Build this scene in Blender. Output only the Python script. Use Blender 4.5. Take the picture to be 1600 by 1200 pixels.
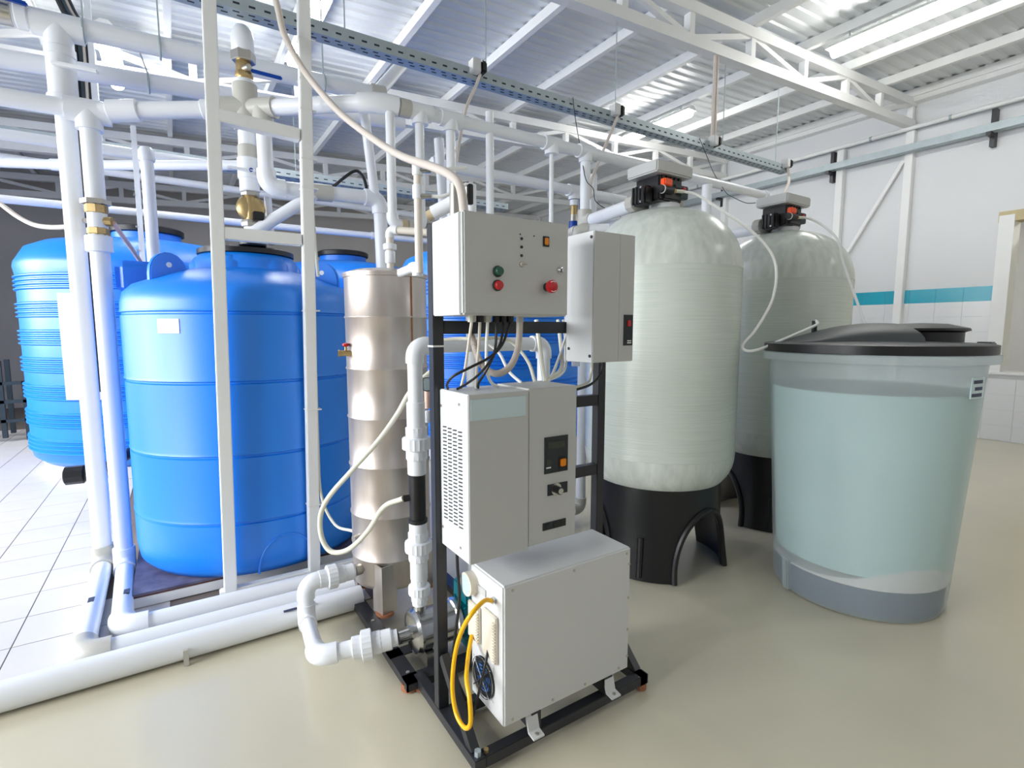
import bpy, bmesh, math, random
from mathutils import Vector, Matrix
for o in list(bpy.data.objects): bpy.data.objects.remove(o, do_unlink=True)
random.seed(7)
S = bpy.context.scene
C = S.collection
R = math.radians
PI = math.pi
# ------------------------------------------------------------------ camera
cd = bpy.data.cameras.new('camera'); cam = bpy.data.objects.new('camera', cd); C.objects.link(cam)
cam.location = (0, 0, 1.45); cam.rotation_euler = (R(84), 0, R(-32.88))
cd.sensor_width = 36; cd.lens = 36 * 810 / 1600; cd.clip_start = .05; cd.clip_end = 100
S.camera = cam
# ------------------------------------------------------------------ light
S.view_settings.view_transform = 'Standard'; S.view_settings.look = 'None'
S.view_settings.gamma = 1; S.view_settings.use_curve_mapping = False
S.view_settings.exposure = 0.46
w = bpy.data.worlds.new('world'); S.world = w; w.use_nodes = True
w.node_tree.nodes['Background'].inputs[0].default_value = (.88, .94, 1, 1)
w.node_tree.nodes['Background'].inputs[1].default_value = .35
def area(name, loc, rot, sx, sy, power, col):
    l = bpy.data.lights.new(name, 'AREA'); l.shape = 'RECTANGLE'; l.size = sx; l.size_y = sy
    l.energy = power; l.color = col
    o = bpy.data.objects.new(name, l); C.objects.link(o); o.location = loc; o.rotation_euler = rot
    return o
DAY = (.95, .98, 1.0)
# daylight entering through the window openings: three in the left wall, three behind the camera
WIN_L = [(.6, 3.0), (3.6, 6.0), (6.6, 9.0)]
WIN_F = [(-2.4, .4), (1.4, 4.2), (5.2, 8.0)]
for i, (a, b) in enumerate(WIN_L):
    area('daylight_left', (-5.12, (a+b)/2, 2.2), (0, R(-68), 0), 2.0, b-a, 112, DAY).data.spread = R(115)
for i, (a, b) in enumerate(WIN_F):
    area('daylight_front', ((a+b)/2, -4.12, 2.45), (R(90), 0, 0), b-a, 2.0, 13, (1, .98, .94))

# ------------------------------------------------------------------ helpers
def srgb(r, g, b):
    f = lambda c: (c/255/12.92) if c <= 10 else ((c/255+.055)/1.055)**2.4
    return (f(r), f(g), f(b), 1)
MATS = {}
def mat(name, col, rough=.5, metal=0, var=0, scale=8, bump=0, bscale=60, stretch=None, spec=.5, coat=0, emit=0, dark=.75, col2=None):
    m = bpy.data.materials.new(name); m.use_nodes = True
    nt = m.node_tree; b = nt.nodes['Principled BSDF']
    b.inputs['Base Color'].default_value = col; b.inputs['Roughness'].default_value = rough
    b.inputs['Metallic'].default_value = metal; b.inputs['Specular IOR Level'].default_value = spec
    b.inputs['Coat Weight'].default_value = coat
    if emit:
        b.inputs['Emission Color'].default_value = col; b.inputs['Emission Strength'].default_value = emit
    if var or bump:
        tc = nt.nodes.new('ShaderNodeTexCoord'); mp = nt.nodes.new('ShaderNodeMapping')
        nt.links.new(tc.outputs['Object'], mp.inputs[0])
        if stretch: mp.inputs['Scale'].default_value = stretch
    if var:
        n = nt.nodes.new('ShaderNodeTexNoise'); n.inputs['Scale'].default_value = scale; n.inputs['Detail'].default_value = 5
        nt.links.new(mp.outputs[0], n.inputs['Vector'])
        r = nt.nodes.new('ShaderNodeValToRGB'); r.color_ramp.elements[0].position = .5-.25; r.color_ramp.elements[1].position = .5+.2
        c2 = col2 or tuple(c*dark for c in col[:3])+(1,)
        mx = nt.nodes.new('ShaderNodeMix'); mx.data_type = 'RGBA'
        mx.inputs[6].default_value = col; mx.inputs[7].default_value = c2
        mu = nt.nodes.new('ShaderNodeMath'); mu.operation = 'MULTIPLY'; mu.inputs[1].default_value = var
        nt.links.new(n.outputs[0], r.inputs[0]); nt.links.new(r.outputs[0], mu.inputs[0])
        nt.links.new(mu.outputs[0], mx.inputs[0]); nt.links.new(mx.outputs[2], b.inputs['Base Color'])
    if bump:
        n2 = nt.nodes.new('ShaderNodeTexNoise'); n2.inputs['Scale'].default_value = bscale; n2.inputs['Detail'].default_value = 3
        nt.links.new(mp.outputs[0], n2.inputs['Vector'])
        bp = nt.nodes.new('ShaderNodeBump'); bp.inputs['Strength'].default_value = bump; bp.inputs['Distance'].default_value = .01
        nt.links.new(n2.outputs[0], bp.inputs['Height']); nt.links.new(bp.outputs[0], b.inputs['Normal'])
    MATS[name] = m
    return m
mat('epoxy', srgb(213, 206, 184), .22, var=.5, scale=1.6, dark=.86, bump=.03, bscale=5)
mat('grout', srgb(118, 108, 102), .8)
mat('tile', srgb(222, 217, 214), .38, var=.5, scale=5, dark=.9)
mat('roof', srgb(232, 236, 238), .4, var=.3, scale=1.2, dark=.92)
mat('white_steel', srgb(243, 244, 243), .45, var=.25, scale=5, dark=.88)
mat('wall_paint', srgb(226, 228, 230), .5, var=.25, scale=1.5, dark=.93)
mat('wall_grey', srgb(140, 138, 134), .8, var=.4, scale=2, dark=.8)
mat('wall_tile', srgb(230, 232, 233), .25)
mat('teal_tile', srgb(40, 172, 196), .25, var=.4, scale=6, dark=.85)
mat('pvc', srgb(240, 243, 248), .32, var=.15, scale=9, dark=.9)
mat('pvc_grey', srgb(196, 194, 186), .4)
mat('ppr_beige', srgb(198, 180, 150), .4)
mat('blue_plastic', srgb(0, 134, 246), .4, spec=.8, var=.2, scale=3, dark=.86, bump=.03, bscale=40)
mat('black_plastic', srgb(22, 22, 24), .38, bump=.04, bscale=90)
mat('black_paint', srgb(42, 44, 50), .38, var=.3, scale=14, dark=.7)
mat('grey_and_front_shade', srgb(198, 199, 197), .42, bump=.05, bscale=400)  # grey parts; on cabinet fronts it is shade put into the colour
mat('cab_white', srgb(216, 217, 217), .4, bump=.03, bscale=400)
mat('label_plate', srgb(205, 224, 228), .25)
mat('chrome', srgb(200, 200, 200), .2, metal=1)
mat('galv', srgb(178, 190, 194), .5, metal=.4, var=.5, scale=14, dark=.75)
mat('slot', srgb(40, 46, 50), .7)
mat('brass', srgb(190, 164, 116), .38, metal=.8, var=.4, scale=30, dark=.7)
mat('nickel', srgb(196, 192, 184), .3, metal=.85)
mat('rust', srgb(176, 116, 84), .9, var=.6, scale=40, dark=.5)
mat('pump_teal', srgb(0, 118, 132), .4, var=.3, scale=14)
mat('red', srgb(196, 22, 30), .35)
mat('green', srgb(20, 84, 66), .35)
mat('orange', srgb(255, 88, 20), .4)
mat('amber', srgb(236, 138, 20), .3)
mat('yellow', srgb(252, 190, 0), .4)
mat('hose_beige', srgb(216, 206, 197), .5)
mat('hose_clear', srgb(232, 230, 214), .25)
mat('hose_white', srgb(240, 240, 236), .35)
mat('hose_pink', srgb(232, 196, 178), .45)
mat('cable_black', srgb(24, 24, 26), .45)
mat('cable_cream', srgb(226, 218, 206), .45)
mat('blue_handle', srgb(0, 66, 160), .35)
mat('cream_plastic', srgb(228, 220, 204), .45)
mat('plywood', srgb(60, 54, 84), .5, var=.7, scale=9, col2=srgb(130, 128, 150))
mat('wood_edge', srgb(92, 56, 44), .8)
mat('lamp_on', (1, .985, .95, 1), .5, emit=34)
mat('rack_dark', srgb(48, 62, 70), .5)
mat('ochre', srgb(206, 192, 148), .6, var=.6, scale=6, dark=.75)
mat('white_print', srgb(250, 250, 250), .4)
mat('dark_print', srgb(58, 66, 92), .5)
mat('lid_grey', srgb(66, 70, 72), .45, bump=.06, bscale=120)
mat('salt', srgb(246, 238, 236), .8, bump=.4, bscale=90)
mat('brine', srgb(208, 234, 232), .35)
mat('brine_dark', srgb(12, 62, 112), .3)
mat('fan_blue', srgb(60, 110, 180), .4)
mat('glass_dark', srgb(60, 64, 60), .15)

def steel_mat():
    m = mat('steel_tank', srgb(205, 200, 196), .4, metal=.75, var=.75, scale=5, stretch=(2, 2, .35), dark=.62, col2=srgb(176, 160, 148), bump=.02, bscale=30)
steel_mat()
def frp_mat():
    # filament-wound fibreglass: fine horizontal windings on a pale grey-green shell
    m = bpy.data.materials.new('frp'); m.use_nodes = True; nt = m.node_tree; b = nt.nodes['Principled BSDF']
    tc = nt.nodes.new('ShaderNodeTexCoord'); mp = nt.nodes.new('ShaderNodeMapping'); mp.inputs['Scale'].default_value = (3, 3, 420)
    nt.links.new(tc.outputs['Object'], mp.inputs[0])
    n = nt.nodes.new('ShaderNodeTexNoise'); n.inputs['Scale'].default_value = 1; n.inputs['Detail'].default_value = 3
    nt.links.new(mp.outputs[0], n.inputs['Vector'])
    r = nt.nodes.new('ShaderNodeValToRGB'); r.color_ramp.elements[0].position = .25; r.color_ramp.elements[1].position = .75
    r.color_ramp.elements[0].color = srgb(204, 213, 203); r.color_ramp.elements[1].color = srgb(228, 234, 225)
    nt.links.new(n.outputs[0], r.inputs[0]); nt.links.new(r.outputs[0], b.inputs['Base Color'])
    bp = nt.nodes.new('ShaderNodeBump'); bp.inputs['Strength'].default_value = .35; bp.inputs['Distance'].default_value = .004
    nt.links.new(n.outputs[0], bp.inputs['Height']); nt.links.new(bp.outputs[0], b.inputs['Normal'])
    b.inputs['Roughness'].default_value = .19
    MATS['frp'] = m
    # the domes: windings run towards the neck
    m2 = bpy.data.materials.new('frp_dome'); m2.use_nodes = True; nt = m2.node_tree; b = nt.nodes['Principled BSDF']
    tc = nt.nodes.new('ShaderNodeTexCoord'); gr = nt.nodes.new('ShaderNodeTexNoise'); gr.inputs['Scale'].default_value = 24; gr.inputs['Detail'].default_value = 4
    mp = nt.nodes.new('ShaderNodeMapping'); mp.inputs['Scale'].default_value = (1, 1, .25)
    nt.links.new(tc.outputs['Object'], mp.inputs[0]); nt.links.new(mp.outputs[0], gr.inputs['Vector'])
    r = nt.nodes.new('ShaderNodeValToRGB'); r.color_ramp.elements[0].position = .3; r.color_ramp.elements[1].position = .7
    r.color_ramp.elements[0].color = srgb(206, 213, 204); r.color_ramp.elements[1].color = srgb(228, 233, 226)
    nt.links.new(gr.outputs[0], r.inputs[0]); nt.links.new(r.outputs[0], b.inputs['Base Color'])
    bp = nt.nodes.new('ShaderNodeBump'); bp.inputs['Strength'].default_value = .2; bp.inputs['Distance'].default_value = .004
    nt.links.new(gr.outputs[0], bp.inputs['Height']); nt.links.new(bp.outputs[0], b.inputs['Normal'])
    b.inputs['Roughness'].default_value = .28
    MATS['frp_dome'] = m2
frp_mat()
def milky_mat():
    m = bpy.data.materials.new('milky'); m.use_nodes = True; nt = m.node_tree; b = nt.nodes['Principled BSDF']
    b.inputs['Base Color'].default_value = srgb(214, 224, 226); b.inputs['Roughness'].default_value = .35
    tr = nt.nodes.new('ShaderNodeBsdfTransparent'); tr.inputs[0].default_value = (.92, .97, .98, 1)
    mx = nt.nodes.new('ShaderNodeMixShader'); mx.inputs[0].default_value = .6
    out = nt.nodes['Material Output']
    nt.links.new(b.outputs[0], mx.inputs[1]); nt.links.new(tr.outputs[0], mx.inputs[2]); nt.links.new(mx.outputs[0], out.inputs[0])
    MATS['milky'] = m
milky_mat()
def pane_mat():
    m = bpy.data.materials.new('pane'); m.use_nodes = True; nt = m.node_tree; b = nt.nodes['Principled BSDF']
    b.inputs['Base Color'].default_value = (.9, .95, 1, 1); b.inputs['Roughness'].default_value = .05
    tr = nt.nodes.new('ShaderNodeBsdfTransparent'); mx = nt.nodes.new('ShaderNodeMixShader'); mx.inputs[0].default_value = .92
    nt.links.new(b.outputs[0], mx.inputs[1]); nt.links.new(tr.outputs[0], mx.inputs[2]); nt.links.new(mx.outputs[0], nt.nodes['Material Output'].inputs[0])
    MATS['pane'] = m
pane_mat()

ORG = {}
def V(*a): return Vector(a)
def basis(d, up=(0, 0, 1)):
    d = Vector(d).normalized(); u = Vector(up)
    if abs(d.dot(u)) > .99: u = Vector((1, 0, 0))
    x = u.cross(d).normalized(); y = d.cross(x)
    return x, y, d
class G:
    def __init__(s): s.v = []; s.f = []
    def add(s, vs, fs):
        n = len(s.v); s.v += [tuple(p) for p in vs]; s.f += [tuple(i+n for i in f) for f in fs]; return s
    def box(s, x0, y0, z0, x1, y1, z1):
        vs = [(x, y, z) for z in (z0, z1) for x, y in ((x0, y0), (x1, y0), (x1, y1), (x0, y1))]
        return s.add(vs, [(3, 2, 1, 0), (4, 5, 6, 7), (0, 1, 5, 4), (1, 2, 6, 5), (2, 3, 7, 6), (3, 0, 4, 7)])
    def bar(s, a, b, wx, wy=None, up=(0, 0, 1)):
        wy = wy or wx; a = Vector(a); b = Vector(b); x, y, d = basis(b-a, up)
        vs = [p+x*sx*wx/2+y*sy*wy/2 for p in (a, b) for sx, sy in ((-1, -1), (1, -1), (1, 1), (-1, 1))]
        return s.add(vs, [(3, 2, 1, 0), (4, 5, 6, 7), (0, 1, 5, 4), (1, 2, 6, 5), (2, 3, 7, 6), (3, 0, 4, 7)])
    def lathe(s, prof, o=(0, 0, 0), ax=(0, 0, 1), seg=32, cap=True, rib=None):
        x, y, d = basis(ax); o = Vector(o); vs = []; fs = []; n = len(prof)
        if abs(Vector(ax).normalized().z) > .999: x, y = Vector((1, 0, 0)), Vector((0, 1, 0))
        for k in range(seg):
            a = 2*PI*k/seg
            for i, (r, h) in enumerate(prof):
                rr = r*(rib if (rib and k % 2 and 0 < i < n-1) else 1)
                vs.append(o+x*math.cos(a)*rr+y*math.sin(a)*rr+d*h)
        for k in range(seg):
            k2 = (k+1) % seg
            for i in range(n-1): fs.append((k*n+i, k2*n+i, k2*n+i+1, k*n+i+1))
        if cap:
            fs.append(tuple(k*n for k in range(seg))[::-1]); fs.append(tuple(k*n+n-1 for k in range(seg)))
        return s.add(vs, fs)
    def cyl(s, a, b, r, seg=16, r2=None):
        a = Vector(a); b = Vector(b)
        return s.lathe([(r, 0), (r2 if r2 is not None else r, (b-a).length)], a, b-a, seg)
    def tube(s, pts, r, seg=10):
        pts = [Vector(p) for p in pts]; n = len(pts); vs = []; fs = []; X = None
        for i, p in enumerate(pts):
            t = (pts[min(i+1, n-1)]-pts[max(i-1, 0)]).normalized()
            if X is None: X = basis(t)[0]
            X = (X-t*X.dot(t)).normalized(); Y = t.cross(X)
            for k in range(seg): vs.append(p+(X*math.cos(2*PI*k/seg)+Y*math.sin(2*PI*k/seg))*r)
        for i in range(n-1):
            for k in range(seg):
                k2 = (k+1) % seg; fs.append((i*seg+k, i*seg+k2, (i+1)*seg+k2, (i+1)*seg+k))
        fs.append(tuple(range(seg))[::-1]); fs.append(tuple((n-1)*seg+k for k in range(seg)))
        return s.add(vs, fs)
    def prism(s, poly, d):
        d = Vector(d); n = len(poly); vs = [Vector(p) for p in poly]+[Vector(p)+d for p in poly]
        fs = [tuple(range(n))[::-1], tuple(range(n, 2*n))]+[(i, (i+1) % n, (i+1) % n+n, i+n) for i in range(n)]
        return s.add(vs, fs)
    def patch(s, c, r, a0, a1, z0, z1, th=.003, n=10):
        vs = []; fs = []
        for k in range(n+1):
            a = R(a0+(a1-a0)*k/n)
            for rr in (r-th, r+th):
                for z in (z0, z1): vs.append((c[0]+rr*math.cos(a), c[1]+rr*math.sin(a), z))
        for k in range(n):
            i = k*4; j = i+4
            fs += [(i+2, j+2, j+3, i+3), (i, i+1, j+1, j), (i+1, i+3, j+3, j+1), (i, j, j+2, i+2)]
        fs += [(0, 2, 3, 1), (n*4, n*4+1, n*4+3, n*4+2)]
        return s.add(vs, fs)
    def build(s, name, m, parent=None, bevel=0, smooth=35, org=None, seg=2):
        o0 = Vector(ORG[parent.name]) if parent else Vector(org or (0, 0, 0))
        me = bpy.data.meshes.new(name); me.from_pydata([tuple(Vector(p)-o0) for p in s.v], [], s.f); me.validate()
        bm = bmesh.new(); bm.from_mesh(me)
        bmesh.ops.recalc_face_normals(bm, faces=bm.faces)
        if bevel:
            es = [e for e in bm.edges if len(e.link_faces) == 2 and e.calc_face_angle(0) > R(40)]
            bmesh.ops.bevel(bm, geom=es, offset=bevel, segments=seg, affect='EDGES', clamp_overlap=True)
        bm.to_mesh(me); bm.free()
        if smooth:
            for p in me.polygons: p.use_smooth = True
            me.set_sharp_from_angle(angle=R(smooth))
        me.materials.append(MATS[m])
        o = bpy.data.objects.new(name, me); C.objects.link(o)
        if parent: o.parent = parent
        else: o.location = o0
        ORG[o.name] = tuple(o0)
        return o
def tag(o, label=None, cat=None, group=None, kind=None):
    if label: o['label'] = label
    if cat: o['category'] = cat
    if group: o['group'] = group
    if kind: o['kind'] = kind
    return o
def thing(name, label, cat, loc, group=None):
    o = bpy.data.objects.new(name, None); C.objects.link(o); o.location = loc; o.empty_display_size = .05
    ORG[o.name] = tuple(loc)
    return tag(o, label, cat, group)
def copy_tree(o, parent=None, delta=(0, 0, 0)):
    c = o.copy(); C.objects.link(c)
    if parent: c.parent = parent
    else: c.location = Vector(o.location)+Vector(delta)
    ORG[c.name] = tuple(Vector(ORG[o.name])+Vector(delta))
    for ch in list(o.children): copy_tree(ch, c)
    return c
def spline(pts, k=6):
    P = [Vector(p) for p in pts]; P = [P[0]*2-P[1]]+P+[P[-1]*2-P[-2]]; out = []
    for i in range(1, len(P)-2):
        for j in range(k):
            t = j/k; a, b, c, d = P[i-1:i+3]
            out.append(.5*((2*b)+(c-a)*t+(2*a-5*b+4*c-d)*t*t+(3*b-a-3*c+d)*t**3))
    out.append(P[-2]); return out
def cord(name, pts, r, m, label, cat, group=None, k=6, seg=8):
    o = G().tube(spline(pts, k), r, seg).build(name, m, org=pts[0]); return tag(o, label, cat, group)
def sleeve(p, a, b, r, m, name='coupling', seg=20):
    return G().lathe([(r*.9, 0), (r, .004), (r, (Vector(b)-Vector(a)).length-.004), (r*.9, (Vector(b)-Vector(a)).length)], a, Vector(b)-Vector(a), seg).build(name, m, p)
def union(p, c, ax, r, m='pvc', L=.1):
    """fluted union nut with fluted ends, centred at c along ax"""
    ax = Vector(ax).normalized(); c = Vector(c)
    n = G().lathe([(r*1.5, -L*.2), (r*1.75, -L*.17), (r*1.75, L*.17), (r*1.5, L*.2)], c, ax, 36, rib=.95).build('union_nut', m, p)
    for s in (-1, 1):
        G().lathe([(r*1.2, 0), (r*1.3, .004), (r*1.3, L*.3), (r*1.2, L*.32)], c+ax*s*L*.2, ax*s, 28, rib=.95).build('union_end', m, p)
    return n
def pipe(name, pts, r, label, cat='pipe', m='pvc', em=None, elbow=True, group=None, loc=None, ef=1.22):
    """run of straight pipes joined by elbow fittings"""
    P = [Vector(p) for p in pts]; t = thing(name, label, cat, loc or pts[0], group)
    em = em or m; L = r*2.3
    cut = []
    for i in range(len(P)-1):
        d = (P[i+1]-P[i]).normalized()
        a = P[i]+d*(L*.55 if i else 0); b = P[i+1]-d*(L*.55 if i < len(P)-2 else 0)
        G().cyl(a, b, r, 20).build('straight_pipe', m, t)
    for i in range(1, len(P)-1):
        d0 = (P[i-1]-P[i]).normalized(); d1 = (P[i+1]-P[i]).normalized()
        A = P[i]+d0*L; B = P[i]+d1*L; q = []
        q.append(A)
        for k in range(9):
            u = k/8; a = P[i]+d0*L*.75; b = P[i]+d1*L*.75
            q.append(a*(1-u)**2+P[i]*2*u*(1-u)*1+b*u*u)
        q.append(B)
        G().tube(q, r*ef, 20).build('elbow', em, t)
    return t
def tee(t, c, ax, br, r, m='pvc', L=.075):
    c = Vector(c); ax = Vector(ax).normalized(); br = Vector(br).normalized(); g = G()
    g.cyl(c-ax*L, c+ax*L, r*1.24, 20); g.cyl(c, c+br*L, r*1.24, 20)
    return g.build('tee_fitting', m, t)

# ------------------------------------------------------------------ the setting
tag(G().box(-5.2, -4.2, -.1, 9.2, 13.1, -.004).build('floor', 'epoxy', smooth=0), kind='structure')
ft = tag(G().box(-5, 2.66, -.006, .95, 13, 0).build('floor_tiled', 'grout', smooth=0), kind='structure')
tm = None
xs = [-.71+.305*k for k in range(-7, 6)]; ys = [2.815+.3055*k for k in range(-1, 24)]
cnt = 0
for iy, y in enumerate(ys):
    for x in xs:
        y0 = max(y, 2.665)
        if x < -.24*y-.5 or x+.3 > .95: continue
        if x > -.42 and y > 3.2 or x > -.2 and y > 3.0: continue
        if cnt > 290: continue
        if tm is None or y0 != y:
            o = G().box(0, 0, 0, .3, y+.3-y0, .0025).build('floor_tile', 'tile', ft, bevel=.0008, smooth=0, seg=1)
            if y0 == y: tm = o.data
        else:
            o = bpy.data.objects.new('floor_tile', tm); C.objects.link(o); o.parent = ft
        o.location = (x, y0, 0); cnt += 1
# ceiling: trapezoidal sheet, ribs run along x
def zr(x): return 4.56+.05*(x-4.35)
g = G(); prof = []
y = -4.2; p = .14
while y < 13.2:
    prof += [(y, .0), (y+.06, .0), (y+.075, .02), (y+.125, .02)]; y += p
n = len(prof); vs = []
for x in (-5.2, 9.2):
    for (yy, h) in prof: vs.append((x, yy, zr(x)+h))
g.add(vs, [(i, i+1, n+i+1, n+i) for i in range(n-1)])
ceil = tag(g.build('ceiling', 'roof', smooth=0), kind='structure')
pm = None
for i, x in enumerate((-4.9, -3.9, -2.9, -1.9, -.9, .1, 1.12, 2.12, 3.16, 4.1, 5.1, 6.1, 7.1, 8.06, 8.86)):
    if pm is None:
        poly = [(-.03, 0, 0), (.03, 0, 0), (.03, 0, -.018), (.026, 0, -.018), (.026, 0, -.004), (-.026, 0, -.004), (-.026, 0, -.096), (.026, 0, -.096), (.026, 0, -.082), (.03, 0, -.082), (.03, 0, -.1), (-.03, 0, -.1)]
        o = G().prism(poly, (0, 17.2, 0)).build('purlin', 'white_steel', ceil, smooth=0); pm = o.data
    else:
        o = bpy.data.objects.new('purlin', pm); C.objects.link(o); o.parent = ceil
    o.location = (x, -4.1, zr(x)-.001)
# trusses
def truss(yy, label):
    t = thing('roof_truss', label, 'truss', (3, yy, 4.05), 'roof trusses across the hall')
    b0 = lambda x: 4.12+.05*(x-4.5)
    xa, xb = -4.95, 8.97
    G().bar((xa, yy, b0(xa)), (xb, yy, b0(xb)), .1).build('bottom_chord', 'white_steel', t, smooth=0)
    G().bar((xa, yy, b0(xa)+.285), (xb, yy, b0(xb)+.285), .1).build('top_chord', 'white_steel', t, smooth=0)
    X = [-4.6, -3.6, -2.6, -1.6, -.7, .3, 1.3, 2.3, 3.3, 4.15, 5.1, 6.1, 7.05, 7.95]
    for k, x in enumerate(X):
        G().bar((x, yy, b0(x)+.04), (x, yy, b0(x)+.25), .07).build('vertical_web', 'white_steel', t, smooth=0)
        x2 = X[k+1] if k+1 < len(X) else 8.9
        za, zb = (.04, .25) if k % 2 else (.25, .04)
        G().bar((x+.04, yy, b0(x)+za), (x2-.04, yy, b0(x2)+zb), .05).build('diagonal_web', 'white_steel', t, smooth=0)
    G().bar((8.93, yy, b0(8.93)+.04), (8.93, yy, b0(8.93)+.25), .07).build('vertical_web', 'white_steel', t, smooth=0)
truss(3.4, 'nearest white lattice roof truss, crossing the upper right of the view')
truss(6.4, 'second white lattice roof truss, behind the perforated cable tray')
truss(9.4, 'third white lattice roof truss, deep in the hall over the ribbed tanks')
truss(12.4, 'farthest white lattice roof truss, against the dark back wall')
# right wall with a serving opening
g = G(); X0, X1 = 9.0, 9.2
g.box(X0, 2.35, -.1, X1, 13.1, 4.95); g.box(X0, -4.2, -.1, X1, .3, 4.95); g.box(X0, .3, -.1, X1, 2.35, .9); g.box(X0, .3, 2.94, X1, 2.35, 4.95)
wr = tag(g.build('wall_right', 'wall_paint', smooth=0), kind='structure')
wt = {}
def wtile(y, z, ly, lz, m):
    k = (round(ly, 3), round(lz, 3), m)
    if k not in wt:
        o = G().box(-.006, 0, 0, 0, ly-.0025, lz-.002).build('wall_tile', m, wr, bevel=.001, smooth=0, seg=1); wt[k] = o.data
    else:
        o = bpy.data.objects.new('wall_tile', wt[k]); C.objects.link(o); o.parent = wr
    o.location = (9.0, y, z)
tz = [.0, .203, .406, .609, .812, 1.015, 1.218, 1.421, 1.624, 1.825]
for i in range(13):
    yy = 2.345+.308*i
    for k, z in enumerate(tz):
        wtile(yy, z, .308, .203 if k != 9 else .195, 'teal_tile' if k == 9 else 'wall_tile')
for i in range(4):
    for k in range(4): wtile(1.113+.308*i, tz[k], .308, .203, 'wall_tile')
for yy in (3.33, 4.25, 6.31):
    G().box(8.9, yy, 0, 9.0, yy+.1, 4.25).build('wall_post', 'white_steel', wr, bevel=.004)
G().bar((8.94, 4.14, 2.62), (8.94, 3.45, 3.86), .045).build('wall_brace', 'white_steel', wr, smooth=0)
G().box(8.86, -1, 4.62, 9.0, 12.9, 4.70).build('eaves_angle', 'white_steel', wr, smooth=0)
# opening: reveal, room behind
g = G(); g.box(9.2, -1.2, 0, 11, -1.1, 3.2); g.box(9.2, 2.9, 0, 11, 3.0, 3.2); g.box(10.9, -1.2, 0, 11, 3, 3.2); g.box(9.2, -1.2, -.1, 11, 3, .0); g.box(9.2, -1.2, 3.2, 11, 3, 3.3)
tag(g.build('wall_side_room', 'wall_paint', smooth=0), kind='structure')
g = G(); g.box(8.97, 2.2, .88, 9.22, 2.35, 2.9)
win1 = tag(g.build('window_1', 'white_steel', smooth=0), kind='structure')
G().box(8.95, .3, .87, 9.24, 2.35, .905).build('window_sill', 'white_steel', win1, smooth=0)
G().box(8.98, .3, 2.82, 9.22, 2.36, 2.95).build('window_head', 'ochre', win1, smooth=0)
g = thing('ochre_door', 'ochre panel door seen through the opening in the right wall', 'door', (9.6, 1.2, 0))
G().box(9.5, .3, .02, 9.56, 2.02, 2.8).build('door_leaf', 'ochre', g, bevel=.004)
G().box(9.49, 1.98, 0, 9.58, 2.06, 2.85).build('door_frame', 'white_steel', g)
G().box(9.46, 1.86, 1.72, 9.5, 1.99, 1.76).build('handle', 'cab_white', g)
# other walls
g = G(); g.box(-5.2, 13, -.1, 9.2, 13.2, 5)
mat('back_grey', srgb(208, 204, 200), .8, var=.4, scale=2, dark=.85)
tag(g.build('wall_back', 'back_grey', smooth=0), kind='structure')
def holes(name, ax, c0, c1, lo, hi, wins, z0, z1, m='wall_paint'):
    g = G(); segs = []; e = lo
    def bx(a, b, za, zb):
        if ax == 'x': g.box(c0, a, za, c1, b, zb)
        else: g.box(a, c0, za, b, c1, zb)
    for a, b in wins:
        bx(e, a, -.1, 5); bx(a, b, -.1, z0); bx(a, b, z1, 5); e = b
    bx(e, hi, -.1, 5)
    return tag(g.build(name, m, smooth=0), kind='structure')
holes('wall_left', 'x', -5.2, -5.0, -4.2, 13.1, WIN_L, 1.05, 3.35)
holes('wall_front', 'y', -4.2, -4.0, -5.2, 9.2, WIN_F, 1.4, 3.5, 'wall_grey')
k = 2
for a, b in WIN_L:
    g = G(); z0, z1 = 1.05, 3.35
    for q in (a, (a+b)/2-.025, b-.05): g.box(-5.08, q, z0, -5.02, q+.05, z1)
    for z in (z0, 2.6, z1-.05): g.box(-5.08, a, z, -5.02, b, z+.05)
    o = tag(g.build('window_%d' % k, 'white_steel', smooth=0), kind='structure'); G().box(-5.052, a, z0, -5.048, b, z1).build('pane', 'pane', o, smooth=0); k += 1
for a, b in WIN_F:
    g = G(); z0, z1 = 1.4, 3.5
    for q in (a, (a+b)/2-.025, b-.05): g.box(q, -4.08, z0, q+.05, -4.02, z1)
    for z in (z0, 2.6, z1-.05): g.box(a, -4.08, z, b, -4.02, z+.05)
    o = tag(g.build('window_%d' % k, 'white_steel', smooth=0), kind='structure'); G().box(a, -4.052, z0, b, -4.048, z1).build('pane', 'pane', o, smooth=0); k += 1

# ------------------------------------------------------------------ lamps
def lamp(x, y0, label, z=None):
    z = z or zr(x)-.16
    t = thing('ceiling_lamp', label, 'lamp', (x, y0, z), 'fluorescent ceiling lamps')
    G().prism([(x-.03, y0, z), (x+.03, y0, z), (x+.085, y0, z-.05), (x+.085, y0, z-.055), (x-.085, y0, z-.055), (x-.085, y0, z-.05)], (0, 1.28, 0)).build('lamp_housing', 'white_steel', t, smooth=0)
    G().lathe([(.02, 0), (.065, .02), (.065, 1.22), (.02, 1.24)], (x, y0+.02, z-.075), (0, 1, 0), 16).build('diffuser', 'lamp_on', t)
    for q in (.2, 1.08): G().cyl((x, y0+q, z), (x, y0+q, zr(x)-.1), .008, 8).build('hanger', 'galv', t)
lamp(6.1, 1.85, 'lit fluorescent batten lamp nearest the right wall, top right corner')
lamp(6.1, 4.9, 'lit fluorescent batten lamp beyond the first truss, above the cable tray')
lamp(1.18, 4.72, 'lit fluorescent lamp behind the right white post')
lamp(-.37, 6.0, 'lit fluorescent lamp above the left pipes', 4.15)
lamp(6.1, -2.6, 'lit fluorescent lamp behind the viewpoint on the right')

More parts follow.
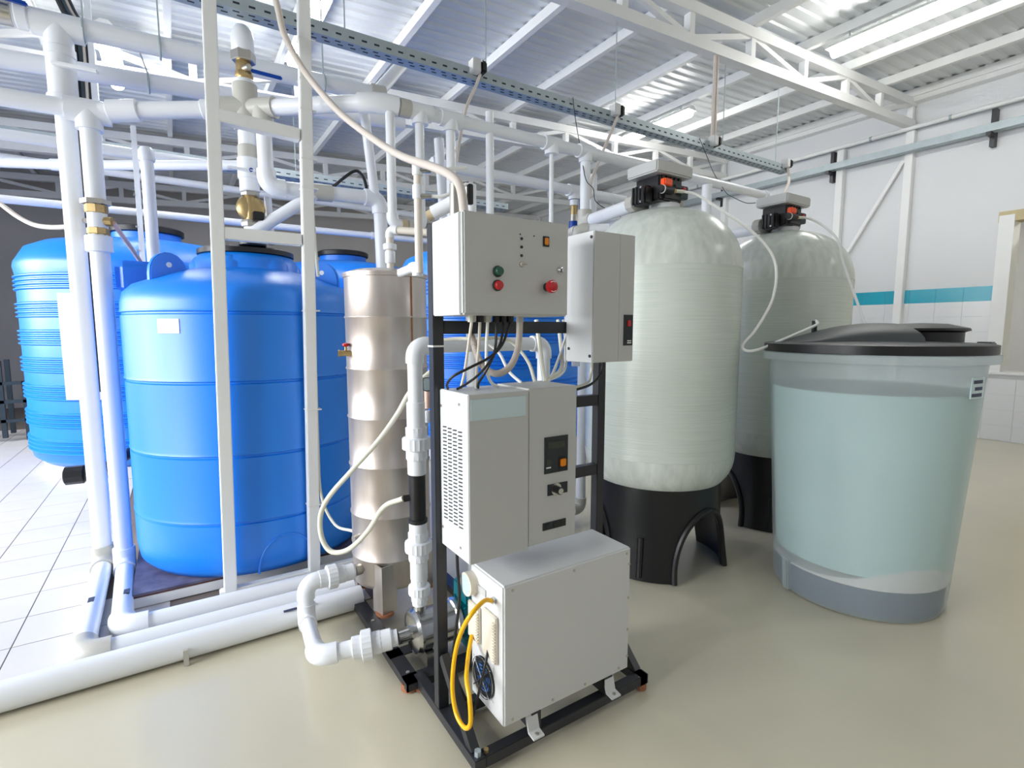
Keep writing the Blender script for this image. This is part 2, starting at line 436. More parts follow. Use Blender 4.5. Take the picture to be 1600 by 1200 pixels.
t = thing('ceiling_lamp', 'unseen lamp added to brighten the side room beyond the wall opening', 'lamp', (10, .6, 3.1), 'fluorescent ceiling lamps')  # added lamp, out of view, brightens the room behind the opening
G().box(9.9, .2, 3.14, 10.1, 1.4, 3.2).build('lamp_housing', 'white_steel', t, bevel=.006); G().box(9.92, .22, 3.11, 10.08, 1.38, 3.14).build('diffuser', 'lamp_on', t, bevel=.006)
# ------------------------------------------------------------------ right wall services
t = thing('cable_trunking', 'galvanised steel cable trunking on dark brackets along the right wall', 'trunking', (8.87, 3, 3.9))
for a, b in ((-1, 2.47), (2.47, 8.5)):
    G().prism([(8.76, a, 3.935), (8.89, a, 3.935), (8.89, a, 4.03), (8.885, a, 4.03), (8.885, a, 3.94), (8.765, a, 3.94), (8.765, a, 4.03), (8.76, a, 4.03)], (0, b-a, 0)).build('trunking_section', 'galv', t, smooth=0)
for yy in (2.45, 4.39, 6.37):
    G().box(8.892, yy, 3.78, 8.998, yy+.05, 4.24).box(8.75, yy, 3.89, 8.9, yy+.05, 3.934).build('bracket', 'black_paint', t, smooth=0)
t = thing('conduit_pipe', 'thin galvanised conduit pipe clipped along the top of the right wall', 'conduit', (8.95, 3, 4.27))
G().cyl((8.865, -1, 4.27), (8.865, 9, 4.27), .03, 12).build('conduit_run', 'white_steel', t)
for yy in (2.9, 3.85, 5.2, 6.9): G().cyl((8.865, yy, 4.27), (8.865, yy+.03, 4.27), .035, 12).build('clip', 'galv', t)
# cable tray along u, hung from truss
def tray(name, y0, z, x0, x1, w, h, label, nsl):
    t = thing(name, label, 'cable tray', (x0, y0, z))
    G().prism([(x0, y0, z), (x0, y0+w, z), (x0, y0+w, z+h), (x0, y0+w-.003, z+h), (x0, y0+w-.003, z+.003), (x0, y0+.003, z+.003), (x0, y0+.003, z+h), (x0, y0, z+h)], (x1-x0, 0, 0)).build('tray_channel', 'galv', t, smooth=0)
    g = G(); st = (x1-x0)/nsl
    for i in range(nsl):
        x = x0+i*st
        g.box(x, y0-.0008, z+h*.35, x+st*.42, y0+.0005, z+h*.5)
        for q in (.25, .6): g.box(x+st*.3*(q > .5), y0+w*q-.006, z-.0008, x+st*.3*(q > .5)+st*.42, y0+w*q+.006, z+.0005)
    o = g.build('perforation', 'slot', t, smooth=0); o['kind'] = 'stuff'
    return t
t = tray('cable_tray', 3.36, 3.19, -1.2, 5.84, .1, .075, 'perforated galvanised cable tray hung diagonally across the view', 90)
for x in (.98, 1.98, 3.25, 4.72, 5.66): G().cyl((x, 3.41, 3.2), (x, 3.41, zr(x)-.1 if x < 3 else 4.05), .0045, 8).build('hanger_rod', 'galv', t)
t = tray('cable_tray', 6.6, 3.2, -3.1, 4.2, .2, .08, 'second galvanised cable tray running behind the blue tanks', 70)
for x in (-.5, 1.3, 3.2): G().cyl((x, 6.7, 3.2), (x, 6.7, zr(x)), .005, 8).build('hanger_rod', 'galv', t)
for i, x in enumerate((1.87, 3.2, 4.5, 5.76)):
    t = thing('tray_socket', ['white and black socket box on the cable tray, leftmost of four', 'white and black socket box on the cable tray, above the nearer filter valve', 'socket box on the cable tray under the twin conduits', 'socket box at the far right end of the cable tray'][i], 'socket', (x, 3.33, 3.22), 'socket boxes on the cable tray')
    G().box(x-.05, 3.30, 3.22, x+.012, 3.38, 3.31).build('socket_box', 'cab_white', t, bevel=.006)
    G().box(x+.012, 3.295, 3.225, x+.06, 3.375, 3.305).build('plug', 'black_plastic', t, bevel=.012)
for dx in (-.02, .02):
    tag(G().tube([(4.53+dx, 3.38, 3.29), (4.53+dx, 3.38, 4.1)], .014, 10).build('conduit_drop', 'hose_beige', org=(4.53, 3.38, 3.3)), 'beige conduit dropping from truss to the tray socket, %s of the pair' % ('left' if dx < 0 else 'right'), 'conduit', 'twin conduits under the truss')

# ------------------------------------------------------------------ big ribbed tanks at the back
def ribbed(c, lab):
    t = thing('ribbed_tank', lab, 'tank', (c[0], c[1], 0), 'big ribbed blue tanks')
    G().lathe([(1.0, 0), (1.02, .005), (1.02, .12), (1.0, .125)], (c[0], c[1], 0), seg=48).build('plinth', 'cab_white', t)
    pr = [(.9, .125), (1.02, .13), (1.09, .19)]; z = .26
    for k in range(7):
        for j in range(4):
            pr += [(1.105, z), (1.125, z+.011), (1.125, z+.021), (1.105, z+.031)]; z += .04
        z += .1
    pr += [(1.12, z-.02), (1.11, z+.03), (1.03, z+.17), (.9, z+.235), (.55, z+.30), (.32, z+.33), (.32, z+.4)]
    zt = z+.4
    G().lathe(pr, (c[0], c[1], 0), seg=64).build('tank_body', 'blue_plastic', t, smooth=50)
    l = G().lathe([(.33, 0), (.35, .01), (.35, .06), (.33, .075), (.1, .085)], (c[0], c[1], zt), seg=40).build('lid', 'black_plastic', t)
    return t
rb = ribbed((-.2, 7.15), 'big ribbed blue tank with a white plinth at far left, grey sheet stuck on it')
G().patch((-.2, 7.15), 1.13, 233, 254, .8, 1.78, .006).build('grey_sheet', 'grey_and_front_shade', rb)
r2 = ribbed((2.1, 7.75), 'big ribbed blue tank in the back row, black lid above the steel cylinder')
r3 = ribbed((3.29, 5.55), 'big ribbed blue tank hidden behind the control cabinets')
pipe('feed_pipe', [(-2.8, 7.1, 2.72), (2.4, 7.1, 2.72), (6, 7.1, 2.72)], .04, 'thin white feed pipe running over the big ribbed tanks', elbow=False)
# dark rack far left
t = thing('metal_rack', 'dark steel rack standing at the far left beside the ribbed tank', 'rack', (-2.0, 9.2, 0))
for i, (x, h) in enumerate(((-2.45, 1.5), (-2.2, 1.42), (-1.95, 1.05), (-1.72, .78))):
    G().box(x, 9.1, .05, x+.05, 9.15, h).build('upright', 'rack_dark', t, smooth=0)
    G().box(x, 9.5, .05, x+.05, 9.55, h).build('upright', 'rack_dark', t, smooth=0)
for z in (.25, .5, .74): G().box(-2.7, 9.1, z, -1.67, 9.14, z+.04).build('rail', 'rack_dark', t, smooth=0)
for x in (-2.45, -1.72): G().box(x, 9.1, 0, x+.06, 9.55, .06).build('foot', 'rack_dark', t, smooth=0)

# ------------------------------------------------------------------ front blue tank on its pallet
t = thing('tank_pallet', 'low white-edged platform with dark plywood top under the smooth blue tank', 'platform', (.4, 3.8, 0))
G().box(-.27, 3.21, 0.005, 1.25, 3.26, .06).build('edge_beam', 'white_steel', t, bevel=.003)
G().box(-.27, 3.26, 0.005, -.22, 4.5, .06).build('edge_beam', 'white_steel', t, bevel=.003)
G().box(-.27, 3.21, .06, 1.25, 4.5, .066).build('plywood_edge', 'wood_edge', t, smooth=0)
G().box(-.268, 3.215, .066, 1.25, 4.5, .08).build('plywood_top', 'plywood', t, smooth=0)
TC = (.41, 3.74)
t = thing('blue_tank', 'smooth blue plastic water tank with lid and lifting lugs, in front', 'tank', (TC[0], TC[1], .08))
pr = [(.55, .082), (.62, .085), (.66, .13), (.672, .22)]
for z in (.40, .77, 1.17, 1.54): pr += [(.672, z-.012), (.664, z-.006), (.664, z+.002), (.676, z+.008), (.672, z+.022)]
pr += [(.67, 1.60), (.655, 1.66), (.61, 1.705), (.45, 1.77), (.31, 1.81), (.25, 1.82)]
G().lathe(pr, (TC[0], TC[1], 0), seg=72).build('tank_body', 'blue_plastic', t, smooth=50)
G().lathe([(.30, 1.70), (.295, 1.86), (.27, 1.90), (.255, 1.905)], (TC[0], TC[1], 0), seg=48).build('neck', 'blue_plastic', t, smooth=50)
for k in range(6):
    a = R(240+k*60)
    G().lathe([(.10, 1.68), (.098, 1.84), (.07, 1.885), (.01, 1.90)], (TC[0]+.22*math.cos(a), TC[1]+.22*math.sin(a), 0), seg=24).build('neck_lobe', 'blue_plastic', t, smooth=60)
G().lathe([(.26, 1.903), (.275, 1.908), (.275, 1.935), (.25, 1.945), (.05, 1.95)], (TC[0], TC[1], 0), seg=48).build('lid', 'black_plastic', t)
for a, d in ((R(205), .47), (R(330), .47), (R(85), .47)):
    c = Vector((TC[0]+d*math.cos(a), TC[1]+d*math.sin(a), 1.76)); n = Vector((math.cos(a+PI/2), math.sin(a+PI/2), 0)); e = Vector((math.cos(a), math.sin(a), 0))
    pl = [c+e*.1*math.cos(R(q))+Vector((0, 0, .12*math.sin(R(q)))) for q in range(0, 181, 20)]
    pl = [c-e*.1-Vector((0, 0, .1))]+pl[::-1]+[c+e*.1-Vector((0, 0, .1))]
    G().prism([p-n*.02 for p in pl], n*.04).build('lifting_lug', 'blue_plastic', t, bevel=.006)
    G().cyl(c+Vector((0, 0, .05))-n*.021, c+Vector((0, 0, .05))+n*.021, .015, 12).build('lug_hole', 'white_print', t)
G().box(-.28, 3.86, 1.66, .02, 4.3, 1.86).build('shoulder_block', 'blue_plastic', t, bevel=.04, seg=3)
G().box(.62, 4.1, 1.62, 1.02, 4.3, 1.82).build('shoulder_block', 'blue_plastic', t, bevel=.05, seg=3)
tag(G().patch(TC, .673, 224, 234.5, 1.43, 1.505, .003).build('paper_label', 'white_print', t), 'blank white paper label')
arc = [(TC[0]+.672*math.cos(R(275+13*math.cos(q))), TC[1]+.672*math.sin(R(275+13*math.cos(q))), .10+.20*math.sin(q)) for q in [PI*k/14 for k in range(15)]]
G().tube(arc, .006, 8).build('arch_rib', 'blue_plastic', t)

# ------------------------------------------------------------------ white pipe rack
t = thing('pipe_rack', 'white welded square-tube frame standing in front of the smooth blue tank', 'frame', (.4, 3.05, 0))
ln = (.055, -.035)
for i, x in enumerate((.17, .60)):
    G().bar((x, 3.05, 0.006), (x+ln[0]*1.3, 3.05+ln[1]*1.3, 3.95), .06, .06, up=(0, 1, 0)).build('post', 'white_steel', t, bevel=.004)
G().bar((.12, 3.05, .04), (.95, 3.05, .04), .05, .06).build('rail', 'white_steel', t, bevel=.004)
G().bar((.225, 3.02, 2.49), (.61, 3.02, 2.47), .06, .06).build('rail', 'white_steel', t, bevel=.004)
G().bar((.21, 3.03, 1.93), (.60, 3.03, 1.93), .06, .06).build('rail', 'white_steel', t, bevel=.004)
for z in (.45, 1.0, 1.55, 2.2, 2.35, 2.6, 2.75, 2.95):
    x = .60+ln[0]*z/3; yy = 3.05+ln[1]*z/3
    G().box(x-.033, yy-.033, z, x+.05, yy+.04, z+.006).build('cable_tie', 'hose_white', t, smooth=0)

# ------------------------------------------------------------------ white pipes, left
t = pipe('drop_pipe', [(-.44, 3.85, 3.08), (-.44, 3.85, .055), (-.42, 2.755, .055), (.74, 2.755, .055)], .047, 'leftmost white drop pipe with lever valve, turning along the tiled floor', em='pvc_grey', loc=(-.44, 3.85, 0))
sleeve(t, (-.44, 3.85, 2.70), (-.44, 3.85, 2.96), .066, 'pvc', 'ball_valve')
sleeve(t, (-.44, 3.85, 2.66), (-.44, 3.85, 2.72), .075, 'pvc', 'valve_nut'); sleeve(t, (-.44, 3.85, 2.92), (-.44, 3.85, 2.97), .07, 'pvc', 'valve_nut')
h = G().bar((-.47, 3.775, 2.86), (-.27, 3.72, 2.84), .035, .02).build('lever', 'pvc', t, bevel=.005)
G().cyl((-.44, 3.79, 2.862), (-.442, 3.768, 2.862), .011, 12).build('lever_cap', 'blue_handle', h)
tee(t, (-.44, 3.85, 3.08), (1, 0, 0), (0, 0, -1), .052, L=.11)
for (a, b) in (((-.43, 3.2, .102), (-.43, 3.25, .102)),): G().box(-.443, 3.2, .098, -.418, 3.25, .104).build('printed_mark', 'dark_print', t, smooth=0)
t = pipe('overhead_pipe', [(-2.6, 3.85, 3.04), (1.33, 3.85, 3.14)], .055, 'thick white overhead pipe, topmost at left, with hanging clamps', loc=(-.6, 3.85, 3.0))
sleeve(t, (-.72, 3.85, 3.088), (-.62, 3.85, 3.09), .06, 'nickel', 'threaded_valve'); sleeve(t, (-.61, 3.85, 3.09), (-.56, 3.85, 3.092), .066, 'pvc')
G().bar((-.80, 3.77, 3.14), (-.545, 3.77, 3.12), .03, .018).build('lever', 'blue_handle', t, bevel=.006)
sleeve(t, (1.27, 3.85, 3.14), (1.38, 3.85, 3.143), .066, 'pvc_grey')
G().cyl((1.33, 3.85, 3.16), (1.6, 4.02, 3.5), .045, 18).build('rising_branch', 'pvc', t)
G().lathe([(.045, 0), (.06, .01), (.06, .07), (.03, .09)], (1.58, 4.0, 3.47), (.3, .2, .8), 18).build('end_cap', 'pvc', t)
for x in (-.33, .02, .95):
    z = 3.08+.0256*(x+.67)
    G().tube([(x, 3.85+.06*math.cos(q), z+.06*math.sin(q)) for q in [2*PI*k/20 for k in range(21)]], .006, 8).build('clamp', 'galv', t)
    G().cyl((x, 3.85, z+.06), (x, 3.85, zr(x)-.05), .005, 8).build('hanger_rod', 'galv', t)
t = pipe('overhead_pipe', [(-2.6, 4.05, 2.82), (1.6, 4.05, 3.06)], .05, 'second white overhead pipe passing behind the left lever valve', loc=(0, 4.05, 2.8))
for x in (-.05,):
    z = 2.96
    G().tube([(x, 4.05+.055*math.cos(q), z+.055*math.sin(q)) for q in [2*PI*k/20 for k in range(21)]], .006, 8).build('clamp', 'galv', t)
    G().cyl((x, 4.05, z+.05), (x-.04, 3.85, 3.08), .004, 8).build('hanger_rod', 'galv', t)
t = pipe('drop_pipe', [(-.33, 3.75, 2.60), (-.33, 3.75, .055), (-.29, 2.92, .055), (.74, 2.92, .055)], .046, 'white drop pipe with brass valve, left beside the smooth blue tank', loc=(-.33, 3.75, 0))
sleeve(t, (-.33, 3.75, 1.88), (-.33, 3.75, 1.97), .064, 'pvc', 'pipe_nut')
v = G().lathe([(.044, 0), (.052, .01), (.052, .04), (.044, .045), (.044, .12), (.054, .125), (.054, .165), (.046, .17)], (-.33, 3.75, 1.97), seg=8).build('brass_valve', 'brass', t)
G().cyl((-.33, 3.75, 2.05), (-.26, 3.72, 2.05), .026, 8).build('valve_outlet', 'brass', v)
G().cyl((-.33, 3.75, 2.14), (-.33, 3.75, 2.165), .07, 6).build('hex_nut', 'nickel', t)
G().box(-.30, 3.21, .095, -.275, 3.26, .103).build('printed_mark', 'dark_print', t, smooth=0)
# header with diagonal run
HD = [(-2.6, 3.75, 2.60), (-.33, 3.75, 2.635), (.42, 3.51, 2.73), (1.03, 2.95, 2.71), (1.12, 2.93, 2.70), (4.72, 2.93, 2.70)]
t = thing('header_pipe', 'long white header pipe over the tanks, ending above the farther filter', 'pipe', (1.2, 2.93, 2.7))
for i in range(len(HD)-1): G().cyl(HD[i], HD[i+1], .045 if i < 3 else .037, 20).build('straight_pipe', 'pvc', t)
tee(t, HD[1], (1, .0, 0), (0, 0, -1), .05, L=.1); sleeve(t, (-.24, 3.72, 2.645), (-.1, 3.676, 2.664), .057, 'pvc')
tee(t, (.42, 3.51, 2.73), (0, 0, 1), (-.75, .24, -.095), .054, 'pvc_grey', L=.13)
sleeve(t, (.20, 3.58, 2.70), (.33, 3.54, 2.72), .055, 'pvc')
tee(t, (.50, 3.44, 2.727), (.6, -.55, 0), (0, 0, -1), .047, 'pvc_grey', L=.08)
G().tube([(.94, 3.03, 2.713), (1.0, 2.975, 2.71), (1.06, 2.945, 2.705), (1.13, 2.93, 2.70)], .054, 20).build('elbow', 'pvc', t); sleeve(t, (1.13, 2.93, 2.70), (1.2, 2.93, 2.70), .05, 'pvc_grey')
for x in (1.26, 1.455, 2.214, 2.516): tee(t, (x, 2.93, 2.70), (1, 0, 0), (0, 0, -1), .038, L=.07)
G().lathe([(.03, 0), (.045, .005), (.045, .05), (.03, .06)], (4.68, 2.93, 2.7), (1, 0, 0), 20).build('end_cap', 'pvc', t)
# vertical stack with valves above the blue tank lid
sx, sy = .42, 3.51
t = thing('valve_stack', 'vertical stack of valves and fittings dropping into the smooth blue tank lid', 'valve', (sx, sy, 1.93))
def sl(z0, z1, r, m, n, seg=20, taper=1): return G().lathe([(r*.93, z0), (r, z0+.005), (r*taper, z1-.005), (r*taper*.93, z1)], (sx, sy, 0), seg=seg).build(n, m, t)
G().lathe([(.052, 3.03), (.06, 3.04), (.06, 3.11), (.055, 3.15), (.035, 3.18), (.008, 3.19)], (sx, sy, 0), seg=24).build('clear_cap', 'pvc', t, smooth=60)
sl(2.985, 3.04, .066, 'nickel', 'hex_nut', 6); sl(2.88, 2.99, .042, 'brass', 'ball_valve', 12); sl(2.90, 2.93, .048, 'brass', 'valve_ring', 8)
h = G().bar((sx+.03, sy-.05, 2.93), (sx+.19, sy-.09, 2.91), .03, .014).build('lever', 'blue_handle', t, bevel=.005)
G().cyl((sx, sy-.03, 2.94), (sx+.02, sy-.065, 2.94), .018, 12).build('lever_nut', 'nickel', t)
sl(2.80, 2.885, .056, 'pvc', 'socket'); sl(2.52, 2.63, .05, 'pvc', 'straight_pipe'); sl(2.44, 2.52, .056, 'pvc_grey', 'coupling')
sl(2.33, 2.45, .062, 'pvc', 'lever_valve'); sl(2.26, 2.34, .055, 'pvc', 'valve_body', taper=1.0); sl(2.235, 2.265, .05, 'nickel', 'hex_nut', 6)
G().bar((sx-.12, sy-.06, 2.37), (sx+.03, sy-.075, 2.365), .028, .015).build('lever', 'pvc', t, bevel=.005)
G().cyl((sx, sy-.07, 2.368), (sx+.002, sy-.085, 2.368), .011, 12).build('lever_cap', 'blue_handle', t)
G().lathe([(.02, -.03), (.06, -.026), (.078, -.01), (.078, .012), (.06, .028), (.02, .032)], (sx, sy, 2.165), (-.2, -1, 0), 28).build('check_valve', 'brass', t, smooth=50)
sl(2.09, 2.24, .034, 'brass', 'brass_neck'); G().box(sx+.0, sy-.075, 2.09, sx+.06, sy-.02, 2.14).build('clip', 'black_plastic', t, bevel=.006)
sl(2.055, 2.095, .056, 'nickel', 'hex_nut', 6); sl(1.96, 2.06, .044, 'pvc', 'straight_pipe'); sl(1.985, 2.03, .06, 'pvc', 'hex_collar', 6); sl(1.945, 1.975, .075, 'black_plastic', 'flange')
t = pipe('branch_pipe', [(.50, 3.44, 2.70), (.50, 3.42, 2.28), (1.17, 3.40, 2.30), (1.19, 3.40, 1.3)], .043, 'white branch pipe dropping behind the right post and over to the steel cylinder')
sleeve(t, (.74, 3.413, 2.287), (.87, 3.409, 2.291), .051, 'pvc_grey')
tag(G().cyl((.36, 3.5, 1.98), (.76, 3.405, 2.27), .036, 16).build('slanted_pipe', 'pvc', org=(.36, 3.5, 1.98)), 'short slanted white pipe between the rack posts', 'pipe')
tag(G().cyl((.52, 3.55, 2.25), (.53, 3.55, 1.97), .022, 14).build('thin_riser', 'pvc', org=(.53, 3.55, 1.97)), 'thin vertical white pipe right of the brass check valve', 'pipe')
pipe('cross_pipe', [(-1.6, 5.83, 2.72), (-.65, 5.37, 2.712), (.55, 4.6, 2.712)], .036, 'white pipe crossing level behind the drop pipes', elbow=False)
pipe('cross_pipe', [(-2.4, 5.2, 2.83), (.3, 5.2, 2.83)], .04, 'white pipe above the level cross pipe at left')
t = pipe('capped_riser', [(-.09, 4.16, 1.75), (-.09, 4.16, 2.57)], .036, 'capped vertical white riser behind the smooth blue tank shoulder')
G().lathe([(.042, 0), (.046, .01), (.046, .06), (.03, .085), (.005, .09)], (-.09, 4.16, 2.52), seg=20).build('end_cap', 'pvc', t)
t = thing('flat_channel', 'slim white plastic channel strip beside the capped riser', 'channel', (-.12, 4.18, 1.8))
G().box(-.165, 4.17, 1.75, -.135, 4.2, 2.73).build('strip', 'pvc', t, bevel=.003)
for z in (2.3, 2.1, 1.95): G().box(-.175, 4.165, z, -.165, 4.175, z+.012).build('clip', 'nickel', t, smooth=0)
t = thing('cable_bundle', 'dark cable bundle climbing behind the two left drop pipes', 'cables', (-.41, 4.3, 1.05))
DK = [(-.542, 4.829, 3.748), (-.485, 4.71, 3.567), (-.429, 4.594, 3.411), (-.418, 4.558, 3.182), (-.42, 4.507, 2.764), (-.421, 4.413, 2.013), (-.412, 4.334, 1.429), (-.406, 4.282, 1.045)]
for i, (dx, m, r) in enumerate(((-.03, 'cable_black', .016), (.0, 'rack_dark', .014), (.028, 'hose_beige', .011), (.05, 'cable_black', .012))):
    G().tube(spline([(p[0]+dx*.8, p[1], p[2]) for p in DK], 5), r, 8).build('cable', m, t)
tag(G().box(-.36, 4.35, .1, -.33, 4.39, 4.0).build('cable_channel', 'pvc', org=(-.35, 4.37, .1)), 'narrow white cable channel just right of the dark cable bundle', 'channel')
t = thing('tank_outlet', 'black threaded outlet coupling low down behind the left drop pipes', 'coupling', (-.75, 4.75, .3))
G().lathe([(.05, 0), (.07, .01), (.07, .12), (.06, .125), (.055, .13), (.05, .3)], (-.76, 5.0, .36), (1, -.1, 0), 20, rib=.95).build('coupling_nut', 'black_plastic', t)
G().cyl((-.55, 4.98, .36), (-.3, 6.08, .36), .045, 16).build('outlet_pipe', 'black_plastic', t)
tag(G().cyl((-.40, 4.05, .02), (-.47, 4.25, 1.0), .017, 12).build('thin_riser', 'pvc', org=(-.4, 4.05, .02)), 'thin white riser standing between the two left drop pipes', 'pipe')
t = pipe('floor_pipe', [(-3.1, 2.605, .058), (.74, 2.605, .058)], .058, 'front white pipe lying along the tile edge on the floor')
for x in (-.05,): G().box(x, 2.535, .0, x+.02, 2.55, .07).build('floor_clip', 'pvc_grey', t, smooth=0)
for x, m in ((.36, .14), (.44, .12)): G().box(x, 2.56, .106, x+.06, 2.575, .11).build('printed_mark', 'dark_print', t, smooth=0)

# ------------------------------------------------------------------ pipes hanging from the header
t = pipe('u_pipe', [(1.08, 2.93, 2.66), (1.08, 2.93, 2.05), (1.256, 2.93, 2.05), (1.256, 2.93, 2.66)], .026, 'white U-shaped drop pipe with a brown coupling, left of the control cabinet', ef=1.3)
sleeve(t, (1.125, 2.93, 2.05), (1.165, 2.93, 2.05), .036, 'ppr_beige'); sleeve(t, (1.17, 2.93, 2.05), (1.205, 2.93, 2.05), .034, 'pvc_grey')
pipe('drop_pipe', [(1.455, 2.93, 2.66), (1.455, 2.93, 1.95)], .028, 'white drop pipe just above the left of the control cabinet')
pipe('drop_pipe', [(1.41, 3.0, 2.60), (1.45, 3.0, 1.95)], .03, 'slightly tilted white pipe beside the cord above the control cabinet')
pipe('drop_pipe', [(1.04, 3.28, 2.82), (1.13, 3.38, 2.32)], .03, 'tilted white pipe joining the elbow above the steel cylinder')
pipe('drop_pipe', [(1.727, 2.93, 2.80), (1.727, 2.93, 1.75)], .025, 'white drop pipe rising behind the middle of the control cabinet')
pipe('drop_pipe', [(2.214, 2.93, 2.66), (2.214, 2.93, 1.8)], .015, 'thinnest white drop pipe behind the right of the control cabinet')
t = pipe('filter_riser', [(2.516, 2.93, 2.66), (2.516, 2.93, .1), (2.2, 2.93, .1)], .036, 'white riser from floor to header beside the nearer filter', em='pvc_grey')
tee(t, (2.516, 2.93, 2.22), (0, 0, 1), (0, -1, 0), .042, 'pvc_grey', L=.08)
G().cyl((2.516, 2.87, 2.22), (2.43, 2.36, 2.22), .042, 18).build('inlet_stub', 'pvc', t)
pipe('filter_outlet', [(2.60, 2.40, 2.19), (2.60, 3.2, 2.19), (2.60, 3.2, 1.2)], .036, 'lower white outlet pipe behind the nearer filter valve', em='pvc_grey')
pipe('filter_outlet', [(2.46, 2.62, 2.12), (2.30, 2.75, 2.12), (2.30, 2.75, 1.2)], .03, 'small white pipe with grey elbow beside the nearer filter dome', em='pvc_grey')
pipe('drop_pipe', [(2.83, 3.2, 2.66), (2.83, 3.2, 2.0)], .03, 'white pipe behind and left of the nearer filter valve')
pipe('drop_pipe', [(3.68, 3.2, 2.66), (3.68, 3.2, 1.9)], .028, 'white pipe right of the nearer filter valve, left of a pair')
pipe('drop_pipe', [(3.80, 3.2, 2.62), (3.80, 3.2, 1.9)], .028, 'white pipe right of the nearer filter valve, right of a pair')
t = pipe('lower_header', [(1.45, 3.2, 2.52), (3.9, 3.2, 2.50)], .036, 'lower white header pipe behind the drop pipes')
tee(t, (2.64, 3.2, 2.51), (1, 0, 0), (0, 0, -1), .036, L=.065)
t = thing('drain_valve', 'small brass valve with blue lever hanging from the lower header', 'valve', (2.64, 3.2, 2.25))
for a, b, r, m in ((2.44, 2.40, .034, 'pvc'), (2.40, 2.33, .026, 'brass'), (2.33, 2.28, .03, 'nickel'), (2.28, 2.22, .04, 'blue_handle'), (2.22, 2.15, .03, 'black_plastic')):
    G().cyl((2.64, 3.2, b), (2.64, 3.2, a), r, 14).build('valve_section', m, t)
G().box(2.67, 3.15, 2.36, 2.70, 3.18, 2.46).build('lever', 'blue_handle', t, bevel=.004)
pipe('filter_inlet', [(3.83, 2.38, 2.22), (3.83, 2.9, 2.22), (3.83, 2.9, 2.66)], .04, 'white inlet pipe into the farther filter valve', em='pvc_grey')
pipe('filter_outlet', [(3.2, 3.0, 2.27), (3.95, 3.0, 2.25)], .034, 'white pipe between the two filter domes')
pipe('far_pipe', [(-2.5, 8.9, 3.55), (5.5, 8.9, 3.45)], .05, 'long white pipe high behind the drop pipes', elbow=False)

